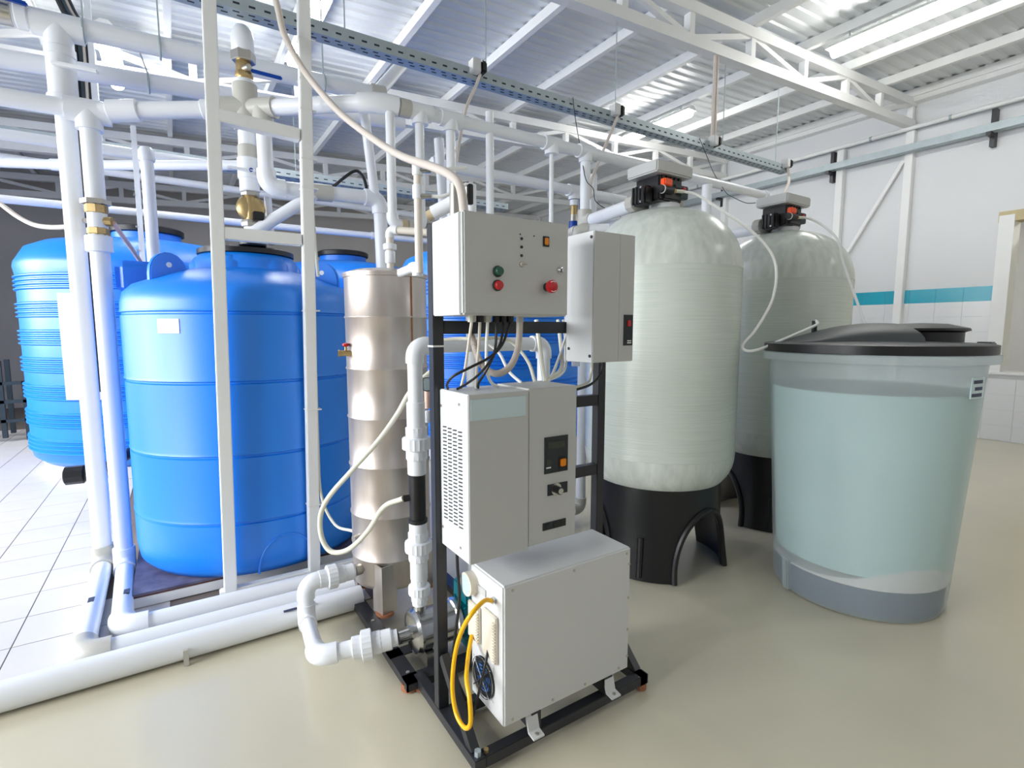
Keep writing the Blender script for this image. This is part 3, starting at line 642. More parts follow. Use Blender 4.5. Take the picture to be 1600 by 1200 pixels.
# ------------------------------------------------------------------ filter vessels
def filt():
    cx, cy = 2.54, 2.224
    t = thing('filter_vessel', 'nearer fibreglass filter vessel on a black arched base', 'filter', (cx, cy, 0), 'fibreglass filter vessels')
    rb, nseg = .385, 120; zt = .56
    # arched skirt with three arches
    g = G(); vs = []; fs = []
    def arch(a):
        for c in (-90, 30, 150):
            d = (math.degrees(a)-c+180) % 360-180
            if abs(d) < 33: return .04+.36*math.sqrt(max(0, 1-(d/33)**2))
        return .0
    for k in range(nseg):
        a = 2*PI*k/nseg; zb = arch(a)
        for rr in (0, -.02):
            for i in range(6):
                u = i/5; z = zb+(zt-zb)*u
                r = rb+rr+.035*max(0, 1-z/.5)**2
                vs.append((cx+r*math.cos(a), cy+r*math.sin(a), z))
    for k in range(nseg):
        k2 = (k+1) % nseg
        for i in range(5):
            fs.append((k*12+i, k2*12+i, k2*12+i+1, k*12+i+1)); fs.append((k*12+6+i, k*12+7+i, k2*12+7+i, k2*12+6+i))
        fs.append((k*12, k*12+6, k2*12+6, k2*12)); fs.append((k*12+5, k2*12+5, k2*12+11, k*12+11))
    base = g.add(vs, fs).build('base_skirt', 'black_plastic', t)
    for c in (-90, 30, 150):
        q = []
        for j in range(-16, 17):
            d = 33*math.sin(PI/2*j/16); z = .04+.36*math.sqrt(max(0, 1-(d/33)**2)) if abs(j) < 16 else .0
            r = rb+.035*max(0, 1-z/.5)**2+.004; q.append((cx+r*math.cos(R(c+d)), cy+r*math.sin(R(c+d)), z))
        G().tube(q, .018, 8).build('arch_rim', 'black_plastic', base)
    for c in (-90+60, 90, 210):
        r = rb+.035; a = R(c)
        G().tube([(cx+r*math.cos(a), cy+r*math.sin(a), .02), (cx+(rb+.012)*math.cos(a), cy+(rb+.012)*math.sin(a), .25)], .017, 8).build('base_rib', 'black_plastic', base)
    # shell
    Rv = .457
    G().lathe([(Rv, .71), (Rv, 1.80)], (cx, cy, 0), seg=72, cap=False).build('shell', 'frp', t, smooth=60)
    pr = [(.30, .50)]+[(.30+(Rv-.30)*math.sin(R(q)), .71-.21*math.cos(R(q))) for q in range(8, 89, 10)]+[(Rv+.001, .71)]
    G().lathe(pr, (cx, cy, 0), seg=72, cap=False).build('bottom_dome', 'frp_dome', t, smooth=60)
    pr = [(Rv+.001, 1.80)]+[(.10+(Rv-.10)*math.cos(R(q)), 1.80+.36*math.sin(R(q))) for q in range(5, 90, 7)]+[(.10, 2.165), (.085, 2.18)]
    G().lathe(pr, (cx, cy, 0), seg=72, cap=False).build('top_dome', 'frp_dome', t, smooth=60)
    G().lathe([(.09, 2.16), (.09, 2.20), (.085, 2.205)], (cx, cy, 0), seg=32).build('neck_flange', 'cab_white', t)
    # control valve
    hx, hy = cx-.055, cy
    v = G().box(hx-.09, hy-.085, 2.20, hx+.11, hy+.10, 2.345).box(hx-.06, hy-.10, 2.205, hx+.09, hy+.12, 2.29).build('valve_body', 'black_plastic', t, bevel=.008)
    G().box(hx-.152, hy-.122, 2.342, hx+.16, hy+.116, 2.41).build('valve_cover', 'grey_and_front_shade', t, bevel=.008)
    G().box(hx-.08, hy-.118, 2.275, hx-.01, hy-.075, 2.318).build('actuator_box', 'orange', v, bevel=.006)
    G().cyl((hx-.10, hy-.10, 2.255), (hx-.005, hy-.105, 2.255), .023, 16).build('injector', 'black_plastic', v)
    G().cyl((hx-.085, hy-.101, 2.255), (hx-.078, hy-.101, 2.255), .0245, 16).build('injector_ring', 'white_print', v)
    G().cyl((hx-.005, hy-.105, 2.255), (hx+.02, hy-.106, 2.257), .015, 12).build('brass_nut', 'brass', v)
    G().cyl((hx+.02, hy-.106, 2.257), (hx+.085, hy-.112, 2.262), .011, 12).build('tube_fitting', 'hose_clear', v)
    G().box(hx+.03, hy-.10, 2.225, hx+.15, hy-.06, 2.30).build('meter_box', 'rack_dark', v, bevel=.005)
    G().lathe([(.013, 0), (.013, .01), (.006, .014)], (hx+.10, hy-.10, 2.275), (0, -1, 0), 14).build('red_button', 'red', v)
    cp = G().box(hx-.165, hy-.045, 2.175, hx-.09, hy+.06, 2.285).build('flow_coupling', 'black_plastic', v, bevel=.012)
    for j in range(4): G().box(hx-.172, hy-.04+.026*j, 2.18, hx-.16, hy-.026+.026*j, 2.28).build('coupling_fin', 'black_plastic', cp, bevel=.003)
    G().lathe([(.04, 0), (.054, .008), (.054, .06), (.04, .066)], (hx-.07, hy+.10, 2.22), (0, 1, 0), 20, rib=.95).build('inlet_nut', 'pvc_grey', v)
    for zz in (2.19, 2.27): G().cyl((hx-.175, hy-.02, zz), (hx-.165, hy-.02, zz), .007, 8).build('screw', 'chrome', v)
    for j in range(5): G().box(hx-.07+.035*j, hy-.092, 2.325, hx-.055+.035*j, hy-.084, 2.34).build('body_clip', 'black_plastic', v, smooth=0)
    for yy, zz in ((hy+.12, 2.22), (hy+.1, 2.19)):
        G().lathe([(.045, 0), (.058, .008), (.058, .05), (.045, .055)], (hx+.04 if zz > 2.2 else hx+.11, yy, zz), (0, 1, 0), 16, rib=.95).build('union_ring', 'pvc_grey', v)
    G().lathe([(.045, 0), (.058, .01), (.058, .055), (.05, .06)], (hx+.12, hy+.01, 2.225), (1, -.15, 0), 18, rib=.96).build('side_port', 'pvc_grey', v)
    G().cyl((cx, cy, 2.175), (cx, cy, 2.2), .075, 28).build('blue_seal', 'blue_handle', v)
    for i in range(4): G().cyl((hx-.11+.016*i, hy-.07+.012*(i % 2), 2.34), (hx-.11+.016*i, hy-.07, 2.345), .004, 6).build('screw', 'chrome', v)
    return t
f1 = filt()
f2 = copy_tree(f1, None, (1.325, 0, 0)); f2['label'] = 'farther fibreglass filter vessel, partly behind the brine tank'

# ------------------------------------------------------------------ brine tank
BX, BY = 3.17, 1.315
t = thing('brine_tank', 'translucent round brine tank with black lid, salt at the bottom', 'tank', (BX, BY, 0))
G().lathe([(.30, 0), (.395, .002), (.41, .03), (.485, 1.27), (.487, 1.285), (.527, 1.288), (.53, 1.30), (.53, 1.325), (.52, 1.33), (.49, 1.33)], (BX, BY, 0), seg=72, cap=False).build('tank_shell', 'milky', t, smooth=40)
G().lathe([(.396, .02), (.404, .16), (.002, .17)], (BX, BY, 0), seg=64).build('dark_brine', 'brine_dark', t, smooth=40)
G().lathe([(.404, .22), (.466, 1.14), (.002, 1.14)], (BX, BY, 0), seg=64).build('brine', 'brine', t, smooth=40)
vs = []; fs = []; N = 60
g = G()
for k in range(N):
    a = 2*PI*k/N; r = .413
    d = (math.degrees(a)-243+180) % 360-180
    h = .10*math.exp(-(d/38)**2)*(1+.3*random.random())
    vs += [(BX+r*math.cos(a), BY+r*math.sin(a), .165), (BX+r*math.cos(a), BY+r*math.sin(a), .172+h), (BX+.2*math.cos(a), BY+.2*math.sin(a), .19)]
for k in range(N):
    k2 = (k+1) % N
    fs += [(k*3, k2*3, k2*3+1, k*3+1), (k*3+1, k2*3+1, k2*3+2, k*3+2)]
fs.append(tuple(k*3+2 for k in range(N)))
g.add(vs, fs).build('salt', 'salt', t, smooth=40)
a = R(155); G().bar((BX+.412*math.cos(a), BY+.412*math.sin(a), .01), (BX+.425*math.cos(a), BY+.425*math.sin(a), .19), .045, .03, up=(math.cos(a), math.sin(a), 0)).build('drain_channel', 'milky', t, bevel=.006)
lid = G().lathe([(.515, 1.331), (.515, 1.375), (.50, 1.38), (.46, 1.382), (.02, 1.40)], (BX, BY, 0), seg=72).build('lid', 'lid_grey', t, smooth=40)
G().lathe([(.516, 1.331), (.519, 1.333), (.519, 1.374), (.514, 1.376)], (BX, BY, 0), seg=72, cap=False).build('lid_band', 'black_plastic', lid, smooth=40)
# raised hump towards the back-left, with an arched end
e = Vector((.80, -.60, 0)); n = Vector((.60, .80, 0)); c0 = Vector((BX, BY, 1.385))+n*.02-e*.42
rows = []
for i in range(9):
    u = i/8; p = c0+e*.50*u; hgt = .10*math.sin(PI/2*min(1, u*1.15)); wid = .16+.16*u
    rows.append([p+n*wid*math.cos(q)+Vector((0, 0, hgt*math.sin(q))) for q in [PI*k/12 for k in range(13)]])
g = G(); m_ = 13
g.add([p for r in rows for p in r], [(i*m_+k, i*m_+k+1, (i+1)*m_+k+1, (i+1)*m_+k) for i in range(8) for k in range(m_-1)]+[tuple(8*m_+k for k in range(m_))])
g.build('lid_hump', 'lid_grey', lid, smooth=50)
pc = Vector((BX, BY, 1.385))+e*.26+n*.02
G().lathe([(.19, 0), (.19, .05), (.20, .055), (.215, .06), (.21, .072), (.12, .095), (.01, .10)], pc, seg=48).build('filler_cap', 'black_plastic', lid, smooth=40)
bc = Vector((3.06, 1.56, 1.39)); G().lathe([(.07, 0), (.07, .02), (.05, .03), (.02, .035)], bc, seg=24).build('well_cap', 'black_plastic', lid)
G().tube([bc+Vector((0, 0, .02)), bc+Vector((0, 0, .11))], .014, 10).build('well_elbow', 'black_plastic', lid)
G().box(BX+.40, BY-.40, 1.34, BX+.47, BY-.33, 1.385).build('lid_tab', 'black_plastic', lid, bevel=.006)
lb = G().patch((BX, BY), .4805, 257.5, 272, 1.13, 1.23, .003).build('paper_label', 'label_plate', t); tag(lb, 'small label with three dark print lines')
for i, (z, a0) in enumerate(((1.20, 259), (1.168, 260.5), (1.138, 258))): G().patch((BX, BY), .4815, a0, 269, z, z+.016, .003).build('print_line', 'dark_print', lb)
# tubes to the brine tank
cord('brine_tube', [(2.575, 2.11, 2.262), (2.625, 2.049, 2.235), (2.715, 1.95, 2.14), (2.83, 1.80, 1.99), (2.90, 1.72, 1.835), (2.885, 1.71, 1.635), (2.79, 1.74, 1.46), (2.71, 1.77, 1.366), (2.704, 1.745, 1.331), (2.753, 1.702, 1.338), (2.846, 1.648, 1.381), (2.955, 1.584, 1.435), (3.037, 1.537, 1.478), (3.06, 1.555, 1.50)], .008, 'hose_white', 'white tube looping from the nearer filter valve to the brine tank', 'tube', 'brine tubes')
cord('brine_tube', [(3.89, 2.11, 2.262), (3.87, 2.04, 2.235), (3.84, 1.94, 2.17), (3.78, 1.81, 2.05), (3.71, 1.73, 1.88), (3.63, 1.62, 1.68), (3.53, 1.50, 1.48), (3.47, 1.45, 1.41)], .008, 'hose_white', 'white tube falling from the farther filter valve behind the brine lid', 'tube', 'brine tubes')

# ------------------------------------------------------------------ steel cylinder, pump
SC = (.90, 2.56)
t = thing('steel_cylinder', 'tall stained stainless steel cylinder standing on angle legs', 'vessel', (SC[0], SC[1], 0))
pr = [(.05, .135), (.15, .14), (.19, .165), (.2, .19)]
for z in (.31, .53, .78, 1.02, 1.26, 1.51): pr += [(.2, z-.008), (.2045, z-.002), (.2045, z+.002), (.2, z+.008)]
pr += [(.2, 1.70), (.206, 1.702), (.206, 1.715)]
G().lathe(pr, (SC[0], SC[1], 0), seg=64).build('cylinder_body', 'steel_tank', t, smooth=40)
G().lathe([(.208, 1.712), (.208, 1.722), (.15, 1.74), (.03, 1.75)], (SC[0], SC[1], 0), seg=64).build('top_lid', 'steel_tank', t, smooth=50)
G().bar((SC[0]+.058, SC[1]-.1915, .2), (SC[0]+.058, SC[1]-.1915, 1.70), .008, .006).build('weld_seam', 'rust', t)
for a in (238, 358, 118):
    e = Vector((math.cos(R(a)), math.sin(R(a)), 0)); s_ = Vector((-e.y, e.x, 0)); p = Vector((SC[0], SC[1], 0))+e*.24
    pl = [p-s_*.0+e*.0, p+s_*.06-e*.06, p+s_*.055-e*.065, p-e*.008, p-s_*.055-e*.065, p-s_*.06-e*.06]
    G().prism([q+Vector((0, 0, .055)) for q in pl], (0, 0, .245)).build('leg', 'steel_tank', t, smooth=0)
    G().cyl(p-e*.04+Vector((0, 0, .045)), p-e*.04+Vector((0, 0, .06)), .045, 14).build('leg_foot', 'rust', t)
for z in (.26, .42): G().cyl((.72, 2.50, z), (.68, 2.49, z), .028 if z < .3 else .02, 16).build('threaded_port', 'nickel', t)
tp = thing('drain_tap', 'small brass tap with red handle on the steel cylinder', 'tap', (.67, 2.53, 1.336))
G().cyl((.655, 2.545, 1.336), (.715, 2.52, 1.336), .014, 12).build('tap_body', 'brass', tp); G().cyl((.652, 2.546, 1.336), (.66, 2.543, 1.336), .017, 12).build('tap_mouth', 'brass', tp)
G().cyl((.685, 2.532, 1.345), (.685, 2.532, 1.37), .006, 8).build('stem', 'brass', tp); G().lathe([(.008, 0), (.016, .005), (.016, .014), (.006, .018)], (.685, 2.532, 1.368), seg=8).build('tap_handle', 'red', tp)
# skid
t = thing('pump_skid', 'dark channel-steel skid carrying the pump and steel cylinder', 'frame', (.85, 2.1, 0))
G().prism([(.69, 1.83, .02), (.69, 1.83, .055), (.75, 1.83, .055), (.75, 1.83, .05), (.697, 1.83, .05), (.697, 1.83, .02)], (0, .9, 0)).build('channel', 'black_paint', t, smooth=0)
G().prism([(.69, 1.83, .02), (.69, 1.83, .055), (.69, 1.89, .055), (.69, 1.89, .05), (.69, 1.837, .05), (.69, 1.837, .02)], (.55, 0, 0)).build('channel', 'black_paint', t, smooth=0)
G().box(.69, 2.02, .05, 1.24, 2.08, .055).build('channel', 'black_paint', t, smooth=0); G().box(1.18, 1.83, .02, 1.24, 2.73, .055).build('channel', 'black_paint', t, smooth=0)
for x, y in ((.72, 1.88), (1.2, 1.88), (.72, 2.68), (1.2, 2.68)): G().cyl((x, y, 0), (x, y, .03), .035, 14).build('rusty_foot', 'rust', t)
for y in (1.9, 2.35): G().cyl((.72, y, .055), (.72, y, .058), .008, 8).build('bolt_head', 'nickel', t)
PY_, PZ = 1.955, .185
t = thing('pump', 'stainless steel pump with teal motor on the skid behind the stand', 'pump', (.9, PY_, .06))
G().lathe([(.055, 0), (.085, .008), (.095, .02), (.095, .03), (.083, .035), (.083, .185), (.09, .19), (.09, .21)], (.755, PY_, PZ), (1, 0, 0), 40).build('pump_casing', 'chrome', t)
G().cyl((.70, PY_, PZ), (.76, PY_, PZ), .03, 20).build('inlet_port', 'chrome', t)
G().cyl((.80, PY_, PZ+.07), (.80, PY_, PZ+.12), .025, 18).build('outlet_port', 'chrome', t)
G().lathe([(.07, 0), (.085, .01), (.085, .24), (.06, .26)], (.965, PY_, PZ), (1, 0, 0), 32).build('motor', 'pump_teal', t)
for k in range(10):
    a = R(-60+k*32); e = Vector((0, math.cos(a), math.sin(a))); G().bar(Vector((.98, PY_, PZ))+e*.088, Vector((1.19, PY_, PZ))+e*.088, .006, .02, up=e).build('cooling_fin', 'pump_teal', t, smooth=0)
G().box(.985, PY_-.075, PZ+.075, 1.1, PY_+.06, PZ+.16).build('terminal_box', 'pump_teal', t, bevel=.01)
G().box(1.0, PY_-.06, PZ+.16, 1.08, PY_+.04, PZ+.163).build('data_plate', 'slot', t)
G().box(.80, PY_-.07, .055, .84, PY_+.07, .11).build('pump_foot', 'chrome', t); G().box(1.0, PY_-.07, .055, 1.12, PY_+.07, .11).build('motor_foot', 'pump_teal', t)
# suction pipe
t = pipe('suction_pipe', [(.68, 2.49, .26), (.45, 2.49, .26), (.445, 2.48, .085), (.40, 2.04, .16), (.70, PY_, PZ)], .033, 'white suction pipe from the steel cylinder down round to the pump', loc=(.45, 2.3, 0))
union(t, (.57, 2.49, .26), (1, 0, 0), .033, L=.12); sleeve(t, (.61, 2.49, .26), (.675, 2.49, .26), .04, 'pvc')
d_ = (Vector((.70, PY_, PZ))-Vector((.40, 2.04, .16))).normalized(); union(t, Vector((.40, 2.04, .16))+d_*.19, d_, .034, L=.11); sleeve(t, Vector((.40, 2.04, .16))+d_*.235, Vector((.40, 2.04, .16))+d_*.29, .042, 'pvc')
# riser from the pump
t = pipe('pump_riser', [(.80, PY_, .30), (.80, PY_, 1.385), (1.44, PY_, 1.385), (1.44, PY_, 1.0)], .030, 'white riser pipe from the pump with unions and black middle section', loc=(.8, PY_, .3))
union(t, (.80, PY_, .365), (0, 0, 1), .026, L=.10); sleeve(t, (.80, PY_, .41), (.80, PY_, .50), .036, 'pvc', 'socket')
union(t, (.80, PY_, .555), (0, 0, 1), .032, L=.12); sleeve(t, (.80, PY_, .60), (.80, PY_, .66), .037, 'pvc', 'socket')
sleeve(t, (.80, PY_, .655), (.80, PY_, .675), .04, 'black_plastic', 'black_ring'); sleeve(t, (.80, PY_, .67), (.80, PY_, .86), .034, 'black_plastic', 'black_section')
G().cyl((.80, PY_, .765), (.745, PY_+.015, .762), .014, 12).build('hose_barb', 'black_plastic', t)
sleeve(t, (.80, PY_, .86), (.80, PY_, .93), .038, 'pvc', 'socket'); union(t, (.80, PY_, .99), (0, 0, 1), .033, L=.13); sleeve(t, (.80, PY_, 1.05), (.80, PY_, 1.16), .037, 'pvc', 'socket')
cord('clear_hose', [(.745, 1.972, .762), (.688, 2.047, .715), (.638, 2.113, .60), (.577, 2.191, .506), (.518, 2.251, .487), (.488, 2.289, .544), (.489, 2.3, .641), (.522, 2.266, .731), (.602, 2.194, .85), (.695, 2.126, .977), (.77, 2.091, 1.09), (.83, 2.06, 1.20), (.95, 2.05, 1.3)], .011, 'hose_clear', 'milky hose looping out from the black riser section past the steel cylinder', 'hose', seg=12)
t = thing('pressure_gauge', 'round pressure gauge behind the stand upright', 'gauge', (.87, 2.0, 1.2))
G().cyl((.87, 2.0, 1.225), (.86, 1.975, 1.225), .03, 28).build('gauge_case', 'chrome', t); G().cyl((.86, 1.975, 1.225), (.8595, 1.974, 1.225), .025, 28).build('dial', 'label_plate', t)
G().cyl((.875, 2.01, 1.12), (.875, 2.01, 1.2), .012, 12).build('gauge_stem', 'hose_pink', t); G().lathe([(.012, 0), (.018, .01), (.018, .04), (.012, .05)], (.875, 2.01, 1.06), seg=12).build('stem_elbow', 'pvc', t)
# small piping on top of the cylinder
t = pipe('vent_pipe', [(.925, 2.555, 1.745), (.925, 2.555, 1.945), (1.07, 2.42, 1.925)], .018, 'small white vent pipe on top of the steel cylinder', m='cable_cream', em='pvc')
sleeve(t, (.925, 2.555, 1.845), (.925, 2.555, 1.875), .033, 'pvc', 'pipe_nut'); sleeve(t, (.925, 2.555, 1.78), (.925, 2.555, 1.84), .025, 'pvc')
t = pipe('sample_riser', [(.93, 2.2, 1.70), (.93, 2.2, 2.16)], .018, 'thin beige sampling pipe with white tubes behind the control cabinet', m='cable_cream')
sleeve(t, (.93, 2.2, 2.02), (.93, 2.2, 2.08), .024, 'pvc'); sleeve(t, (.93, 2.2, 2.12), (.93, 2.2, 2.17), .024, 'pvc')
for z in (2.14, 2.03): G().cyl((.93, 2.19, z), (.975, 2.16, z), .012, 10).build('push_fitting', 'chrome', t); G().tube(spline([(.975, 2.16, z), (1.03, 2.13, z+.005), (1.12, 2.1, z+.02 if z > 2.1 else z+.06)]), .008, 8).build('tube', 'hose_white', t)
pipe('white_block', [(.90, 2.37, 1.712), (.93, 2.22, 1.735), (.93, 2.22, 1.69)], .02, 'short white elbow pipe at the rim of the steel cylinder')
t = thing('solenoid_valve', 'steel solenoid valve with pipe behind the control cabinet top', 'valve', (.915, 1.8, 1.86))
G().cyl((.915, 1.805, 1.86), (.918, 1.81, 1.993), .024, 20).build('coil', 'nickel', t); G().cyl((.868, 1.91, 1.90), (.935, 1.85, 1.94), .027, 18).build('pipe_body', 'pvc', t); G().cyl((.852, 1.925, 1.888), (.875, 1.905, 1.902), .02, 14).build('brass_joint', 'ppr_beige', t)
G().box(.955, 1.775, 1.92, .975, 1.795, 1.995).build('meter', 'black_plastic', t, bevel=.003)
t = pipe('return_pipe', [(1.30, 2.4, .02), (1.30, 2.4, 2.18)], .03, 'white round-topped pipe stub behind the control cabinet')

# ------------------------------------------------------------------ stand with cabinets
t = thing('equipment_stand', 'black welded steel stand carrying the cabinets', 'stand', (1.13, 1.6, 0))
P = 'black_paint'
for x in (.735, 1.49): 
    G().box(x, 1.63, .06, x+.04, 1.67, 1.80).build('upright', P, t, bevel=.002)
    G().box(x, 1.354, .02, x+.04, 1.87, .06).build('base_side_bar', P, t, bevel=.002)
    G().bar((x+.02, 1.625, .27), (x+.02, 1.40, .055), .03, .036).build('diagonal_brace', P, t, smooth=0)
G().box(.775, 1.354, .02, 1.535, 1.394, .06).build('base_front_bar', P, t, bevel=.002); G().box(.775, 1.60, .02, 1.49, 1.64, .06).build('base_cross_bar', P, t, bevel=.002)
for z in (1.435, 1.13, .83): G().box(.775, 1.632, z, 1.49, 1.668, z+.045).build('cross_bar', P, t, bevel=.002)
for x, y in ((.755, 1.37), (1.51, 1.37), (.755, 1.85), (1.51, 1.85)): G().cyl((x, y, 0), (x, y, .022), .022, 14).build('rusty_foot', 'rust', t)
G().box(.733, 1.628, 1.39, .777, 1.672, 1.396).build('cable_tie', 'hose_white', t, smooth=0)
G().cyl((.755, 1.375, .06), (.755, 1.375, .078), .012, 6).build('bolt', 'galv', t); G().cyl((.785, 1.372, .06), (.785, 1.372, .072), .009, 6).build('bolt', 'brass', t)
# control cabinet
t = thing('control_cabinet', 'upper grey control cabinet with red and green buttons', 'cabinet', (.936, 1.52, 1.495))
G().box(.735, 1.432, 1.495, 1.137, 1.628, 1.803).build('cabinet_body', 'cab_white', t, bevel=.003)
dr = G().box(.735, 1.405, 1.495, 1.137, 1.427, 1.803).build('door', 'grey_and_front_shade', t, bevel=.005)  # door toned darker than the body, its shade painted in
G().box(.74, 1.426, 1.5, 1.132, 1.433, 1.798).build('door_seal', 'slot', t, smooth=0)
f = 1.405
def btn(x, z, m, r=.0155, d=.016):
    b = G().lathe([(r*1.12, 0), (r*1.12, .006), (r, .008)], (x, f, z), (0, -1, 0), 28).build('button_ring', 'slot', dr)
    G().lathe([(r*.92, .006), (r*.92, d), (r*.8, d+.003)], (x, f, z), (0, -1, 0), 28).build('button', m, dr)
btn(.854, 1.63, 'green'); btn(.853, 1.587, 'red')
for z in (1.738, 1.712, 1.685): G().lathe([(.0045, 0), (.0045, .003), (.002, .005)], (.944, f, z), (0, -1, 0), 14).build('indicator', 'slot', dr)
for x, z in ((.939, 1.751), (.993, 1.751)): G().cyl((x, f, z), (x, f-.001, z), .0025, 10).build('hole', 'slot', dr)
G().lathe([(.009, 0), (.009, .004), (.005, .005)], (.945, f, 1.658), (0, -1, 0), 14).build('toggle_base', 'nickel', dr); G().cyl((.945, f-.004, 1.658), (.953, f-.022, 1.659), .003, 8).build('toggle_lever', 'nickel', dr)
sw = G().box(1.028, f-.004, 1.721, 1.053, f, 1.754).build('rocker_frame', 'slot', dr, bevel=.001); G().box(1.033, f-.009, 1.726, 1.048, f-.003, 1.749).build('rocker', 'amber', dr, bevel=.002)
G().lathe([(.013, 0), (.013, .003), (.01, .005)], (1.102, f, 1.649), (0, -1, 0), 24).build('lock', 'chrome', dr); G().box(1.100, f-.006, 1.643, 1.104, f-.004, 1.655).build('keyhole', 'slot', dr)
G().lathe([(.014, 0), (.014, .022), (.01, .023)], (1.045, f, 1.59), (0, -1, 0), 24).build('stop_collar', 'slot', dr); G().lathe([(.018, .02), (.021, .024), (.021, .034), (.015, .038)], (1.045, f, 1.59), (0, -1, 0), 28).build('emergency_stop', 'red', dr)
for s in (1, -1): G().tube([(1.045+.0165*math.cos(R(q)), f-.037, 1.59+.0165*math.sin(R(q))) for q in range(60 if s > 0 else 240, 131 if s > 0 else 311, 10)], .0012, 6).build('stop_arrow', 'white_print', dr)
for i, (x, m) in enumerate(((.813, 'pvc_grey'), (.844, 'cable_black'), (.873, 'pvc_grey'), (.906, 'cable_black'), (.934, 'cable_black'), (.962, 'cable_black'), (1.015, 'pvc_grey'))):
    G().lathe([(.013, -.022), (.013, 0)], (x, 1.5 if i < 6 else 1.52, 1.496), seg=10).build('cable_gland', m, t)
# lower cabinet (generator)
t = thing('ozone_cabinet', 'middle grey cabinet with vent slots, display panel and dial', 'cabinet', (.975, 1.525, .69))
G().box(.755, 1.42, .692, .984, 1.628, 1.247).build('cabinet_body', 'cab_white', t, bevel=.003)
G().box(.984, 1.42, .700, 1.195, 1.628, 1.252).build('cabinet_extension', 'grey_and_front_shade', t, bevel=.003)
G().box(.757, 1.4185, .694, .982, 1.4205, 1.245).build('front_panel', 'grey_and_front_shade', t, smooth=0)  # darker sheet, puts the front's shade into the colour
tag(G().box(.762, 1.4165, 1.163, .972, 1.419, 1.231).build('name_plate', 'label_plate', t, bevel=.001), 'pale blue glossy name plate, blank')
f = 1.42
vm = None
nv = 0
for r in range(26):
    for c in range(4):
        y0 = 1.605-.038*c; z0 = 1.116-.0128*r-.0+.003*0
        if vm is None:
            o = G().prism([(0, 0, 0), (0, -.028, .003), (0, -.028, .0075), (0, 0, .0045)], (.0012, 0, 0)).build('vent_slot', 'slot', t, smooth=0); vm = o.data
        else:
            o = bpy.data.objects.new('vent_slot', vm); C.objects.link(o); o.parent = t
        o.location = (.7543, y0, z0)
for y, z in ((1.48, 1.21), (1.48, .73), (1.615, 1.19), (1.615, .76)): G().cyl((.7555, y, z), (.752, y, z), .005, 8).build('screw', 'nickel', t)
pn = G().box(1.051, f-.004, .949, 1.153, f, 1.078).build('display_panel', 'slot', t, smooth=0)
G().box(1.066, f-.0055, 1.034, 1.135, f-.003, 1.061).build('display', 'glass_dark', pn, smooth=0)
G().box(1.111, f-.0055, .958, 1.148, f-.003, 1.003).build('rocker_frame', 'black_plastic', pn, smooth=0); G().box(1.117, f-.012, .968, 1.142, f-.004, .995).build('rocker', 'amber', pn, bevel=.003)
G().box(1.056, f-.0055, .975, 1.078, f-.003, 1.001).build('counter', 'glass_dark', pn, smooth=0); G().box(1.057, f-.0055, .968, 1.077, f-.003, .972).build('counter_mark', 'white_print', pn, smooth=0)
dp = G().box(1.066, f-.003, .868, 1.154, f, .908).build('dial_plate', 'slot', t, smooth=0)
G().cyl((1.102, f-.003, .888), (1.102, f-.006, .888), .022, 32).build('dial_ring', 'chrome', dp); G().lathe([(.014, 0), (.014, .02), (.012, .022)], (1.104, f-.006, .886), (0, -1, 0), 20).build('knob', 'black_plastic', dp); G().cyl((1.104, f-.026, .886), (1.104, f-.029, .886), .0105, 20).build('knob_cap', 'chrome', dp)
sp = G().box(1.046, f-.003, .745, 1.148, f, .772).build('switch_strip', 'slot', t, smooth=0)
for i in range(3): G().box(1.058+.033*i, f-.005, .75, 1.072+.033*i, f-.003, .767).build('switch', 'black_plastic', sp, smooth=0)
# right cabinet
t = thing('narrow_cabinet', 'narrow tall grey cabinet at the right of the stand', 'cabinet', (1.41, 1.55, 1.325))
G().box(1.31, 1.472, 1.325, 1.522, 1.63, 1.812).build('cabinet_body', 'cab_white', t, bevel=.003)
G().box(1.312, 1.4705, 1.327, 1.44, 1.4725, 1.81).build('front_panel', 'grey_and_front_shade', t, smooth=0); G().box(1.443, 1.4705, 1.327, 1.52, 1.4725, 1.81).build('front_panel', 'grey_and_front_shade', t, smooth=0)  # darker front sheets, shade painted over the paler body
pn = G().box(1.468, 1.467, 1.388, 1.515, 1.471, 1.507).build('switch_panel', 'slot', t, smooth=0); G().box(1.483, 1.463, 1.462, 1.503, 1.468, 1.486).build('rocker', 'red', pn, bevel=.002)
for z in (1.404, 1.396): G().box(1.486, 1.4665, z, 1.508, 1.4672, z+.004).build('print_mark', 'white_print', pn, smooth=0)
for y, z in ((1.485, 1.79), (1.485, 1.35), (1.61, 1.375)): G().cyl((1.311, y, z), (1.307, y, z), .006, 10).build('screw', 'slot', t)
# white box at the foot
t = thing('compressor_box', 'white steel box with fan and gauge bolted on the stand base', 'machine', (1.13, 1.48, .08))
bd = G().box(.845, 1.358, .125, 1.423, 1.582, .62).build('housing', 'cab_white', t, bevel=.006, seg=3)
for x in (.94, 1.30): G().prism([(x, 1.37, .13), (x, 1.37, .115), (x, 1.352, .068), (x, 1.318, .064), (x, 1.318, .070), (x, 1.348, .075), (x, 1.36, .12)], (.045, 0, 0)).build('mount_tab', 'cab_white', t, smooth=0); G().cyl((x+.022, 1.332, .068), (x+.022, 1.332, .075), .007, 8).build('bolt', 'nickel', t)
for x in (.96, 1.30): G().box(x, 1.36, .06, x+.04, 1.58, .126).build('foot_bar', P, t, smooth=0)
for x in (.88, 1.14, 1.40): G().cyl((x, 1.358, .60), (x, 1.355, .60), .005, 8).build('screw', 'nickel', t)
for x in (.88, 1.05, 1.2, 1.37): G().cyl((x, 1.358, .145), (x, 1.355, .145), .005, 8).build('screw', 'nickel', t)
